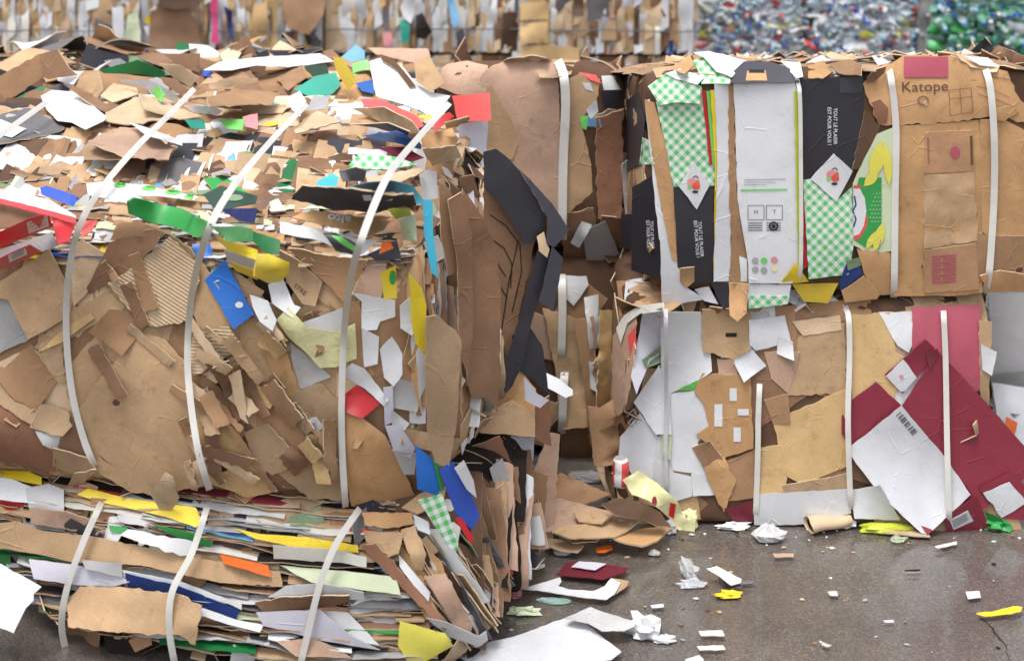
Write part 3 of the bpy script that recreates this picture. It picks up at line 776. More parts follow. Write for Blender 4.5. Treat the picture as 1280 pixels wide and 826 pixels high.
# ------------------------------------------------------------------ bulging bale: top
lt = lay(LU, [
 ('card', 'grd', '-30,146 0,143 37,135 82,160 62,168 -30,184', dict(label='dark grey board')),
 ('printed', 'wh', '-10,150 0,149 33,161 15,172 -10,166'),
 ('card', 'tan', '95,97 122,89 128,112 122,123 92,108'),
 ('card', 'tanl', '125,120 142,104 171,110 173,118 140,128'),
 ('card', 'tanl', '132,141 170,121 202,142 217,148 160,156 130,151', dict(uvang=.3)),
 ('card', 'tanl', '175,117 210,130 252,145 225,149 180,136', dict(lift=((250, 145, 25, .02),))),
 ('paper', 'wh', '51,120 65,113 97,115 133,146 130,151 107,162 90,153 72,151 59,138', dict(lift=((65, 113, 20, .03), (130, 150, 20, .02)), wr=.006, label='white sheet')),
 ('card', 'br', '92,107 122,123 140,135 132,140 110,128 88,112', dict(lift=((92, 107, 20, .02),))),
 ('clear', 'gr', '147,100 185,100 221,117 222,130 190,114', dict(name='plastic_film', wr=.01)),
 ('printed', 'greenl', '188,115 198,107 206,118 201,128', dict(lift=((198, 108, 10, .02),))),
 ('printed', 'greend', '124,88 172,75 206,90 206,98 165,93 130,92', dict(lift=((172, 76, 30, .05),), wr=.008, label='dark green board')),
 ('card', 'br', '200,96 217,98 238,113 226,120 205,105'),
 ('card', 'tanl', '199,80 225,82 249,97 238,109 217,98', dict(lift=((215, 82, 20, .04),))),
 ('card', 'tang', '102,186 112,177 156,195 156,199 106,199'),
 ('card', 'tanp', '110,176 150,159 176,159 217,185 211,199 155,196 113,179', dict(uvang=.4, label='wide flat tan board')),
 ('paper', 'wh', '161,153 185,160 228,176 228,182 185,170', dict(lift=((190, 160, 20, .02),))),
 ('printed', 'teal', '231,150 255,149 257,161 240,161'),
 ('printed', 'greenl', '274,150 306,149 303,163 284,161'),
 ('film', 'pink', '303,146 322,142 322,162 306,158', dict(wr=.01)),
 ('card', 'tand', '238,125 275,125 300,131 302,137 262,133', dict(lift=((270, 126, 20, .02),))),
 ('paper', 'wh', '230,132 262,132 278,139 272,144 240,140'),
 ('card', 'tanl', '250,106 300,95 322,98 322,103 265,112', dict(lift=((300, 95, 25, .03),))),
 ('card', 'tand', '258,122 300,110 345,116 340,130 300,131 262,133'),
 ('card', 'tanl', '365,160 397,139 427,152 370,167', dict(lift=((397, 140, 20, .02),))),
 ('paper', 'wh', '359,122 375,114 383,127 375,146 364,136', dict(lift=((375, 116, 14, .03),))),
 ('paper', 'gr', '383,139 392,119 411,123 408,136'),
 ('paper', 'wh', '409,133 420,124 425,133'),
 ('printed', 'coral', '451,124 475,124 521,145 530,157 522,161 492,141 455,133', dict(lift=((475, 124, 25, .025),), label='coral red bent strip')),
 ('card', 'tang', '440,136 480,134 515,152 525,166 500,168 470,150', dict(lift=((500, 150, 30, .02),))),
 ('card', 'grd', '436,156 485,154 512,165 509,172 470,160'),
 ('printed', 'blue', '453,170 495,164 528,180 526,187 495,179', dict(label='blue sheet')),
 ('printed', 'mard', '468,184 505,184 530,197 515,202 490,192'),
 ('gingham', 'ging', '436,206 450,192 495,196 522,206 480,212 440,210', dict(uvang=.8)),
 ('card', 'tano', '524,172 565,160 573,173 566,186 530,188', dict(lift=((550, 165, 25, .04),), label='folded tan board')),
 ('card', 'tanl', '528,187 570,182 577,197 540,208', dict(lift=((550, 190, 25, .03),))),
 ('printed', 'red', '540,150 562,140 568,146 552,158 545,166', dict(wr=.02, lift=((550, 150, 15, .03),))),
 ('card', 'tanl', '556,154 586,146 588,150 572,159 558,161', dict(lift=((570, 152, 20, .05),))),
 # layered shoulder
 ('card', 'br', '-30,255 0,252 45,264 60,268 40,280 0,286 -30,290'),
 ('printed', 'red', '-30,296 0,290 37,273 62,266 66,284 5,308 -30,318', dict(key='box1', lift=((40, 275, 40, .02),), label='red carton end with a white label')),
 ('printed', 'gr', '-30,318 0,312 65,290 73,307 50,316 0,330 -30,338'),
 ('printed', 'red', '-30,332 0,323 37,306 52,315 10,334 -30,346', dict(key='box2', lift=((37, 310, 30, .015),), label='second red carton end under the first')),
 ('printed', 'red', '64,270 95,277 86,302 72,305', dict(lift=((80, 280, 20, .02),))),
 ('printed', 'wh', '-30,238 0,237 25,240 62,250 95,270 95,274 62,264 0,248 -30,248', dict(lift=((40, 245, 50, .03),))),
 ('printed', 'red', '-30,248 0,248 62,263 95,272 95,280 62,270 0,254 -30,254', dict(lift=((40, 255, 50, .03),))),
 ('printed', 'coral', '100,276 122,275 114,290 102,296'),
 ('printed', 'blueb', '50,235 58,232 98,246 91,258 52,243', dict(name='printed_layer')),
 ('printed', 'wh', '108,230 128,227 175,231 248,246 240,252 160,254 110,244', dict(name='printed_layer', key='grnw', label='white strip with green patches')),
 ('printed', 'gdk', '254,243 276,232 322,245 320,254 270,264', dict(key='gdk', label='dark green board with pale print')),
 ('printed', 'blueb', '274,261 322,260 318,279 300,277'),
 ('printed', 'blue', '240,305 262,304 267,319 245,322', dict(wr=.015)),
 ('film', 'ypale', '246,262 262,268 268,285 258,290', dict(wr=.015)),
 ('printed', 'yel', '262,288 282,301 322,312 322,325 287,316', dict(lift=((290, 305, 25, .015),), label='yellow bent strip')),
 ('printed', 'wh', '280,312 322,326 350,330 352,340 322,345 285,330'),
 ('printed', 'yel', '284,325 320,340 322,350 295,339'),
 ('printed', 'yel', '320,317 336,317 362,328 361,342 351,352 335,354 318,345', dict(lift=((340, 320, 20, .02),), wr=.008, label='yellow printed film')),
 ('printed', 'greend', '313,288 350,300 349,318 334,317 314,300', dict(wr=.012)),
 ('printed', 'green', '264,283 300,283 316,286 316,302 287,302', dict(lift=((290, 284, 25, .03),), wr=.008)),
 ('printed', 'green', '161,252 168,248 182,251 226,260 262,280 257,294 246,297 220,284 190,279 163,267', dict(lift=((200, 262, 40, .045),), wr=.007, thick=.006, label='folded green strip')),
 ('card', 'tand', '172,244 205,246 248,252 252,262 225,258 182,249', dict(lift=((210, 248, 30, .05),))),
 ('printed', 'cyan', '396,227 415,217 423,221 420,239 398,237', dict(wr=.012)),
 ('card', 'grd', '424,214 445,209 458,214 455,227 428,226', dict(lift=((440, 212, 14, .03),))),
 ('card', 'tanl', '458,222 525,210 530,214 500,228 460,230'),
 ('printed', 'cyan', '434,234 462,228 490,226 516,232 530,251 524,256 492,240 440,244', dict(lift=((490, 230, 35, .05),), label='cyan bent strip')),
 ('card', 'bk2', '364,249 378,232 445,237 490,245 517,243 521,257 500,259 470,267 415,262', dict(key='blk', lift=((390, 236, 25, .03), (480, 246, 25, .02)), label='black board with a white label')),
 ('card', 'tano', '364,272 390,262 450,271 491,273 480,287 460,297 420,284', dict(key='alto', lift=((420, 268, 40, .03),), label='tan strip with white lettering')),
 ('paper', 'wh', '350,277 390,284 450,299 472,301 455,316 445,321 400,301 350,291', dict(lift=((400, 290, 30, .02), (470, 303, 15, .03)))),
 ('printed', 'bk', '404,291 420,291 446,305 443,319 420,314', dict(lift=((425, 296, 20, .03),))),
 ('printed', 'greenl', '414,294 428,296 444,308 442,314 428,306', dict(lift=((425, 296, 20, .045),))),
 ('printed', 'bk2', '459,318 496,300 502,324 470,326', dict(wr=.015)),
 ('printed', 'org', '478,302 488,302 492,310 474,317'),
 ('printed', 'lime', '485,262 512,260 515,271 495,274', dict(wr=.01, lift=((500, 264, 14, .03),))),
 ('printed', 'gpale', '499,274 520,268 521,302 504,300', dict(lift=((510, 280, 20, .02),))),
 ('printed', 'yel', '476,341 495,332 496,373 480,374', dict(key='fruit')),
], order0=.004, dorder=.003, stiff=.85, wr=.004, on=LU.all)

for k, q in (('box1', [(33, 278), (59, 269), (61, 283), (36, 292)]), ('box2', [(10, 319), (32, 310), (34, 318), (12, 328)])):
    ink(lt[k], quad2d(q), 'wh', 'label', lift=.002)
    (x0, y0), (x1, y1), (x2, y2), (x3, y3) = q
    for t in (.25, .5, .75): ink(lt[k], line2d([(x0 + (x3 - x0) * t + 3, y0 + (y3 - y0) * t - 1), (x1 + (x2 - x1) * t - 3, y1 + (y2 - y1) * t + 1)], .9), 'gr', 'print_line', lift=.003)
ink(lt['alto'], text2d('alto', (424, 273), 9, 186, 1.5, .03), 'wh', 'lettering', lift=.002)
ink(lt['blk'], quad2d([(453, 244), (492, 244), (490, 251), (455, 251)]), 'wh', 'label', lift=.002)
for x, y, w_ in ((150, 231, 8), (186, 235, 9), (216, 240, 10), (236, 246, 6)): ink(lt['grnw'], disc2d(x, y, w_, 3), 'greenl', 'printed_patch', lift=.002)
ink(lt['gdk'], disc2d(292, 247, 12, 4), 'gsage', 'printed_patch', lift=.002); ink(lt['gdk'], disc2d(283, 243, 4, 5), 'gpale', 'printed_patch', lift=.0026)
ink(lt['fruit'], disc2d(491, 347, 4, 9), 'green', 'printed_leaf', lift=.002)
# ------------------------------------------------------------------ bulging bale: side with folded sheets, boards that stick out
def pl(px, py, Y, n=(.3, -1, 0)): return (P(px, py, Y), Vector(n).normalized())
r5 = random.Random(55); items = []
for i in range(110):
    x = 508 + 150 * (i / 110) ** 1.0 + r5.uniform(-6, 6); top = max(195, 300 - (x - 530) * 1.45) if x > 530 else 300
    y0 = top + abs(r5.gauss(0, 60)); y1 = min(610, y0 + r5.uniform(70, 240)); items.append((x, y0, x + r5.uniform(-4, 12), y1))
pages(LU, items, ['tan', 'tang', 'tand', 'br', 'br', 'brd', 'tano', 'wh', 'gw', 'lil', 'grd', 'tanp', 'tan', 'tanl', 'bk2', 'gr', 'tand'], Vector((-1, .25, 0)), seed=51, prot=(.0, .05), depth=.10)
ls = lay(LU, [
 ('printed', 'yel', '511,340 527,360 533,382 531,412 532,445 520,430 514,400', dict(plane=pl(520, 400, 4.14, (.5, -1, .1)), label='yellow folded film')),
 ('paper', 'wh', '520,440 532,420 533,480 524,500', dict(plane=pl(525, 460, 4.15))),
 ('printed', 'cyan', '528,250 541,250 541,283 548,348 539,340 530,288', dict(plane=pl(538, 300, 4.2, (.6, -1, .2)))),
 ('paper', 'gw', '524,212 546,214 547,248 528,250', dict(plane=pl(535, 230, 4.45, (.3, -1, .4)))),
 ('paper', 'lil', '568,156 610,149 608,197 604,262 592,256 588,200', dict(plane=pl(600, 190, 5.3, (.3, -1, .25)), label='grey white box side under a red card')),
 ('printed', 'coral', '565,120 612,116 614,151 572,152', dict(plane=pl(590, 135, 5.28, (.1, -1, .5)), label='coral red card')),
 ('card', 'tand', '548,232 562,236 574,262 572,340 560,345 552,300', dict(plane=pl(560, 290, 4.35, (.8, -1, 0)))),
 ('card', 'br', '575,222 592,218 598,240 590,262 580,260', dict(plane=pl(585, 240, 4.9, (.5, -1, 0)))),
 ('card', 'tang', '533,396 546,394 570,413 577,425 571,530 561,586 544,578 535,550 531,460', dict(plane=pl(555, 480, 4.16, (.35, -1, -.05)), wr=.01, wf=3, label='tall grey tan board standing on edge')),
 ('card', 'br', '578,236 592,254 617,300 626,356 625,412 626,465 622,517 609,497 590,499 580,440', dict(plane=pl(600, 380, 4.42, (.55, -1, 0)), wr=.02, wf=3, label='tall brown curved board')),
 ('card', 'br', '560,250 577,240 590,290 592,400 586,470 574,440 572,330', dict(plane=pl(575, 350, 4.36, (.7, -1, 0)), wr=.012)),
 ('card', 'br', '606,196 630,206 655,226 672,290 660,345 648,395 644,440 630,470 612,440 604,300', dict(plane=pl(635, 330, 4.78, (.2, -1, .06)), key='dark', label='dark brown board with black flaps and line drawing')),
 ('printed', 'bk', '604,190 620,186 632,195 650,214 672,250 682,272 680,286 672,299 656,306 640,278 624,254 605,236', dict(plane=pl(645, 245, 4.765, (.2, -1, .06)), cre=1, label='black flap along the top edge')),
 ('printed', 'bk', '640,420 662,408 678,432 688,494 664,474 648,462', dict(plane=pl(665, 450, 4.77, (.2, -1, .06)), cre=1)),
 ('printed', 'bk2', '648,210 690,254 712,287 693,309 683,305 684,272 668,243', dict(plane=pl(680, 260, 4.755, (.35, -1, .15)), cre=1)),
 ('printed', 'bk', '672,312 687,320 681,350 668,390 659,425 653,456 641,482 632,492 625,468 640,430 654,380 663,345', dict(plane=pl(660, 390, 4.76, (.2, -1, .06)), cre=1)),
 ('printed', 'bk2', '690,308 704,323 691,389 674,377', dict(plane=pl(690, 350, 4.75, (.35, -1, .1)), cre=1)),
 ('card', 'tanl', '671,296 680,290 687,312 684,322 674,314', dict(plane=pl(680, 305, 4.755, (.2, -1, .06)), torn=1.4)),
 ('card', 'tano', '604,498 630,468 650,463 670,486 669,518 640,508 612,512', dict(plane=pl(640, 490, 4.76, (.2, -1, .3)), wr=.012)),
 ('card', 'tan', '596,520 640,500 669,516 669,546 600,541', dict(plane=pl(640, 525, 4.72, (.2, -1, .2)), wr=.012)),
 ('card', 'brr', '669,507 687,494 689,558 668,548', dict(plane=pl(680, 525, 4.8, (.6, -1, 0)))),
 ('paper', 'wh', '683,466 700,474 716,487 716,494 707,497 685,485', dict(plane=pl(700, 480, 4.7, (.2, -1, .4)), wr=.004, name='paper_roll', label='white rolled sheet')),
 ('paper', 'lil', '655,470 672,492 686,500 675,510 656,500', dict(plane=pl(672, 490, 4.74))),
], wr=.004, step=9)
for ln in ([(612, 268), (632, 282), (650, 306), (652, 340), (640, 390)], [(616, 300), (630, 310), (640, 330), (638, 360)], [(622, 330), (632, 345)], [(620, 350), (634, 372)], [(648, 300), (636, 352), (626, 420)]): ink(ls['dark'], line2d(ln, 1.3), 'dk', 'line_drawing', lift=.002)
# ------------------------------------------------------------------ flat layered bale
r6 = random.Random(66); items = []
for i in range(46):                        # folded ends running down over the corner
    q = i / 46; x = 470 + 130 * q + r6.uniform(-14, 14); y = 650 + 60 * r6.random() + 10 * q; L = r6.uniform(60, 150)
    items.append((x, y, x + L * .62, min(y + L, 822 - 90 * max(0, q - .5))))
pages(LL, items, ['tan', 'br', 'gw', 'tand', 'brd', 'gr', 'br', 'wh', 'brd', 'grd', 'tang', 'gsage', 'dk'], Vector((-.75, .6, -.2)), seed=61, prot=(.0, .05), depth=.14, upv=Vector((.5, -1, .6)), wave=.014)
items = []
for i in range(40):
    q = i / 40; x = 585 + 95 * q + r6.uniform(-8, 8); y = 560 + 90 * r6.random(); L = r6.uniform(60, 150)
    items.append((x, y, x + r6.uniform(-6, 22), min(y + L, 800 - 105 * q)))
pages(LL, items, ['br', 'tan', 'brd', 'tand', 'brd', 'br', 'tanp', 'dk', 'gw'], Vector((-1, .25, 0)), seed=62, prot=(.0, .05), depth=.12)
lay(LL, [
 ('printed', 'yel', '-20,570 10,578 52,596 52,606 30,602 -20,590'),
 ('paper', 'wh', '-20,592 20,600 48,612 46,630 -20,622'),
 ('printed', 'yel', '96,618 110,610 150,620 245,634 252,650 245,659 205,645 130,628', dict(label='yellow sheet under the bulging bale')),
 ('paper', 'gw', '32,610 60,604 80,612 80,640 36,634'),
 ('printed', 'red', '0,622 24,628 32,632 14,638 0,634', dict(wr=.015)),
 ('card', 'tanp', '36,634 85,640 112,650 95,664 40,654', dict(lift=((60, 645, 40, .02),))),
 ('printed', 'bk2', '80,655 88,648 130,668 120,674 82,668'),
 ('paper', 'gw', '146,642 195,652 194,660 150,652'),
 ('printed', 'green', '136,656 160,659 156,668 138,664'),
 ('printed', 'green', '192,656 240,666 266,678 262,684 225,674'),
 ('card', 'tan', '-20,650 0,654 20,651 52,663 120,671 240,696 350,714 353,733 275,728 175,706 97,703 45,692 -20,682', dict(uvang=1.4, lift=((0, 655, 40, .02), (230, 700, 90, .02)), thick=.005, label='long tan board across the front')),
 ('paper', 'wh', '150,668 160,661 240,676 244,692 225,694 180,679', dict(torn=2, lift=((200, 672, 40, .03),))),
 ('printed', 'org', '274,692 335,706 339,721 280,704', dict(lift=((310, 700, 30, .02),), label='orange strip')),
 ('paper', 'lil', '36,698 97,706 150,719 162,727 140,733 97,731 42,723', dict(lift=((80, 712, 40, .02),))),
 ('paper', 'gr', '102,699 152,704 153,721 107,711', dict(lift=((120, 703, 30, .02),))),
 ('paper', 'wh', '152,712 225,726 302,755 302,762 280,752 220,736 160,724'),
 ('printed', 'blued', '156,716 225,733 300,762 295,773 220,746 160,733', dict(label='dark blue strip edged in white')),
 ('paper', 'wh', '160,736 220,748 295,774 330,780 325,790 285,780 210,756', dict(lift=((240, 760, 40, .02),))),
 ('card', 'tan', '84,751 100,732 155,734 215,741 252,757 244,806 222,793 160,791 85,783', dict(uvang=1.5, lift=((170, 760, 60, .05), (240, 780, 20, .02)), thick=.005, folds=((84, 764, 250, 770, .05),), label='folded tan carton pressed flat')),
 ('printed', 'yel', '290,659 325,667 382,671 447,681 448,690 415,688 365,683 320,673', dict(lift=((370, 674, 50, .015),))),
 ('paper', 'whw', '341,681 420,687 458,696 458,709 427,703 342,698', dict(lift=((390, 690, 40, .02),))),
 ('printed', 'gpale', '349,706 457,716 494,721 501,743 460,738 390,728', dict(lift=((430, 718, 50, .02),))),
 ('printed', 'wh', '335,746 357,732 402,729 454,740 456,749 390,749', dict(key='mag', lift=((390, 735, 40, .025),))),
 ('card', 'br', '318,753 352,746 437,744 438,753 405,759 330,767'),
 ('paper', 'gw', '395,762 435,765 475,806 440,800 400,790', dict(torn=1.5)),
 ('paper', 'lil', '320,765 400,762 440,795 475,812 400,800 330,782'),
 ('card', 'tanp', '345,801 390,797 425,812 440,822 370,820'),
 ('card', 'tan', '454,664 505,665 498,691 485,696 460,684', dict(lift=((500, 690, 20, .03),))),
 ('card', 'tano', '452,640 515,640 516,655 480,660 456,656', dict(lift=((480, 655, 30, .02),))),
 ('card', 'brr', '450,681 470,679 500,712 562,781 557,788 520,752', dict(lift=((550, 780, 30, .03),))),
 ('card', 'tan', '501,662 518,656 533,692 528,713 517,711', dict(lift=((520, 690, 20, .03),))),
 ('printed', 'wh', '498,692 505,700 538,740 536,752 520,735 500,708', dict(key='textpaper')),
 ('card', 'tanp', '530,720 557,716 570,740 591,782 583,796 570,786', dict(lift=((560, 740, 30, .03),), wr=.008)),
 ('paper', 'wh', '533,772 560,778 598,795 608,788 610,800 598,808 560,795', dict(lift=((600, 795, 20, .02),))),
 ('printed', 'yell', '500,776 557,791 567,807 530,827 512,831 497,806', dict(lift=((560, 805, 25, .03),), wr=.003, label='yellow card poking out')),
 ('paper', 'wh', '-30,695 0,704 42,727 52,733 42,742 42,750 32,760 17,791 -30,772', dict(plane=pl(10, 740, 4.16, (-.2, -1, .5)), wr=.006, label='white board hanging from the end')),
 ('printed', 'blue', '519,556 540,572 551,612 546,619 522,611', dict(plane=pl(535, 590, 4.12, (.5, -1, .1)), key='bl', label='blue card with a white label')),
 ('printed', 'green', '541,572 548,580 556,612 551,614', dict(plane=pl(548, 590, 4.13, (.7, -1, .1)))),
 ('printed', 'blueb', '549,587 566,576 586,610 600,645 590,662 570,642', dict(plane=pl(575, 620, 4.14, (.6, -1, .1)), wr=.012, label='blue folded film')),
 ('paper', 'gw', '568,585 580,575 592,600 596,622 584,612', dict(plane=pl(582, 600, 4.13, (.6, -1, .1)), wr=.01)),
 ('gingham', 'ging', '523,625 553,617 573,680 570,690 559,681', dict(plane=pl(548, 650, 4.08, (.5, -1, .1)), thick=.003, uvang=.4)),
 ('printed', 'red', '569,647 577,647 593,673 588,680', dict(plane=pl(580, 660, 4.12, (.7, -1, .1)))),
 ('paper', 'wh', '516,642 536,652 538,668 522,662', dict(plane=pl(527, 655, 4.09, (.3, -1, .3)))),
 ('card', 'tan', '595,692 612,694 618,738 606,742 600,720', dict(plane=pl(606, 715, 4.25, (.5, -1, .3)))),
 ('card', 'tand', '640,572 665,587 685,594 683,618 676,700 655,696 640,640', dict(plane=pl(662, 640, 4.78, (.2, -1, .05)), label='tall brown board leaning at the end')),
 ('paper', 'lil', '638,545 668,547 666,586 640,568', dict(plane=pl(655, 565, 4.76, (.2, -1, .05)))),
 ('card', 'tanp', '688,541 700,543 690,690 681,701 662,682 664,596', dict(plane=pl(682, 620, 4.82, (.6, -1, .05)))),
 ('card', 'tano', '608,600 628,610 640,700 655,735 640,730 615,690', dict(plane=pl(630, 670, 4.55, (.6, -1, .3)), wr=.02)),
 ('card', 'brr', '585,560 625,545 640,580 625,612 600,600', dict(plane=pl(610, 580, 4.6, (.4, -1, .1)), wr=.012)),
 ('paper', 'gr', '612,585 628,572 640,610 622,620', dict(plane=pl(625, 600, 4.5, (.5, -1, .2)))),
], on=LL.all, order0=.003, dorder=0., stiff=1.0, wr=.002)
# ------------------------------------------------------------------ heap on the bale behind
lay(LR, [
 ('card', 'tand', '-30,106 0,95 50,67 56,95 20,120 -30,146', dict(plane=pl(20, 100, 5.62, (.3, -1, .3)), thick=.006, label='brown open carton flap')),
 ('card', 'br', '50,68 72,62 86,85 97,94 60,99 53,96', dict(plane=pl(70, 82, 5.62, (-.5, -1, .3)), thick=.006)),
 ('printed', 'greend', '-20,142 0,137 15,125 52,108 62,110 60,119 25,136', dict(plane=pl(30, 125, 5.52, (.1, -1, .6)))),
 ('paper', 'wh', '71,89 82,87 98,97 92,106 72,101'),
 ('card', 'br', '160,67 202,66 218,80 200,82'),
 ('card', 'br', '202,67 250,67 250,91 225,84', dict(plane=pl(226, 80, 5.7, (0, -1, .4)))),
 ('printed', 'greend', '219,53 238,55 240,68 222,66', dict(plane=pl(230, 60, 6.2, (0, -1, .4)))),
 ('paper', 'wh', '236,55 260,57 273,65 274,79 250,83 238,68', dict(plane=pl(255, 70, 6.15, (0, -1, .5)), wr=.02, label='crumpled white tub')),
 ('card', 'br', '287,62 308,43 322,70 318,74', dict(plane=pl(305, 62, 6.2, (.2, -1, .3)))),
 ('film', 'gpale', '274,68 285,60 302,66 296,76 280,80', dict(wr=.02)),
 ('printed', 'blueb', '252,88 264,85 265,97 254,95'),
 ('paper', 'wh', '254,88 275,77 320,72 400,67 418,77 360,84 320,82 290,88', dict(lift=((330, 75, 60, .04),), label='long white sheet on top of the heap')),
 ('card', 'tand', '285,98 300,88 312,96 300,104'),
 ('card', 'tand', '345,100 377,81 383,97 360,113', dict(lift=((377, 82, 20, .04),))),
 ('card', 'tano', '377,81 396,90 392,101 383,98'),
 ('printed', 'gdk', '360,84 408,80 412,95 392,96 378,82'),
 ('film', 'teal', '367,112 395,95 420,91 426,107 415,118 387,121', dict(wr=.02, lift=((395, 105, 30, .05),), label='teal plastic bag')),
 ('printed', 'ydk', '416,71 428,72 446,102 435,113 420,88', dict(plane=pl(430, 92, 5.55, (-.4, -1, .4)), label='yellow card standing up')),
 ('printed', 'sky', '426,72 445,56 456,64 456,74 440,78', dict(plane=pl(442, 68, 6.0, (0, -1, .5)), wr=.02)),
 ('printed', 'greenl', '440,80 460,75 463,93 442,96'),
 ('card', 'tano', '443,94 462,92 464,103 450,106'),
 ('printed', 'blue', '445,104 465,100 468,118 452,114'),
 ('card', 'br', '404,64 414,62 424,70 404,74'),
 ('card', 'tanp', '460,60 535,61 538,70 520,79 470,68', dict(plane=pl(500, 68, 6.05, (0, -1, 1)), thick=.006)),
 ('paper', 'whb', '462,77 475,73 505,85 520,105 537,115 563,120 541,148 525,138 502,130 470,120', dict(plane=pl(510, 110, 5.45, (.05, -1, 1.2)), wr=.006, label='large white sheet')),
 ('card', 'brd', '475,68 492,74 506,90 520,108 512,110 496,88 478,76', dict(plane=pl(498, 88, 5.5, (0, -1, 1)))),
 ('card', 'tan', '518,79 537,70 556,105 538,115 520,101', dict(plane=pl(537, 92, 5.45, (-.2, -1, .6)), label='tan board leaning on a white sheet')),
 ('paper', 'wh', '550,92 575,90 585,112 590,118 562,120 548,108'),
 ('paper', 'gr', '575,98 598,104 602,116 590,120'),
 ('card', 'tanp', '545,78 580,76 612,84 600,92 560,90', dict(lift=((580, 80, 30, .03),))),
 ('clear', 'gr', '130,76 150,73 160,80 140,86', dict(name='plastic_scrap', wr=.02)),
], on=LR.all, order0=.004, dorder=0., stiff=1.0, wr=.002)
# ------------------------------------------------------------------ middle bales
lay(MT, [
 ('card', 'tanp', '540,92 560,80 585,76 610,82 608,124 570,118 545,108', dict()),
 ('card', 'tanp', '600,98 612,84 640,73 668,70 690,75 698,95 702,206 702,268 660,262 630,210 603,180', dict(stiff=.5, wr=.004, wf=4, camp=.004, uvang=1.5, label='big smooth brown board over the top')),
 ('card', 'tan', '596,104 615,108 640,150 648,180 640,200 606,190', dict(wr=.006, stiff=.5)),
 ('card', 'tan', '706,100 725,92 750,99 748,120 738,136 726,150 739,206 741,240 712,266 704,266', dict(stiff=.6, wr=.006, label='tan board right of the strap')),
 ('printed', 'coral', '722,90 745,94 752,105 738,100'),
 ('paper', 'wh', '728,104 738,104 742,115 732,112'),
 ('paper', 'wh', '752,95 779,95 780,112 755,113', dict(wr=.01)),
 ('printed', 'bk', '750,114 780,114 773,140 757,137', dict(dz=.01)),
 ('card', 'tanp', '742,148 760,137 780,136 779,150 745,160'),
 ('card', 'brr', '745,147 778,138 779,206 777,273 748,274 745,200', dict(dz=.02, label='reddish brown carton side')),
 ('printed', 'greenl', '725,147 736,144 733,163 727,160'),
 ('printed', 'whb', '733,138 746,125 748,140 738,150'),
 ('printed', 'sky', '735,148 750,150 752,160 734,158'),
 ('card', 'br', '704,268 742,260 746,286 731,340 704,342', dict(wr=.01)),
 ('card', 'tand', '752,270 780,272 779,300 770,345 748,300', dict(wr=.008)),
 ('paper', 'gr', '729,290 757,276 771,310 787,350 788,358 752,369 737,362', dict(dz=.015, wr=.006, label='grey sheet hanging below')),
 ('printed', 'wh', '727,277 740,281 724,310 713,304', dict(key='lbl', dz=.02)),
 ('printed', 'wh', '777,206 784,200 790,266 782,268', dict(dz=.02)),
], order0=.003, dorder=0., stiff=.8)
lay(MB, [
 ('card', 'br', '698,535 744,532 744,587 698,584', dict()),
 ('card', 'tan', '678,385 728,400 736,533 702,537 694,460', dict(uvang=1.5, wr=.01, label='long tan board')),
 ('paper', 'lil', '700,470 706,465 704,540 697,530'),
 ('card', 'tand', '718,400 742,395 748,520 738,560 730,480'),
 ('paper', 'wh', '704,344 733,345 736,356 717,382 706,372', dict(wr=.01)),
 ('paper', 'wh', '730,372 748,368 748,435 738,436', dict(wr=.01)),
 ('paper', 'gw', '736,452 750,455 746,490 738,486'),
 ('card', 'tany', '750,387 781,389 776,440 771,500 776,530 771,571 741,573 746,500', dict(dz=.02, uvang=1.5, label='long yellowish tan board')),
 ('card', 'tand', '742,572 752,530 766,520 768,571', dict(dz=.025)),
 ('card', 'brd', '682,540 700,520 702,590 684,600'),
], order0=.003, dorder=0., stiff=.85)
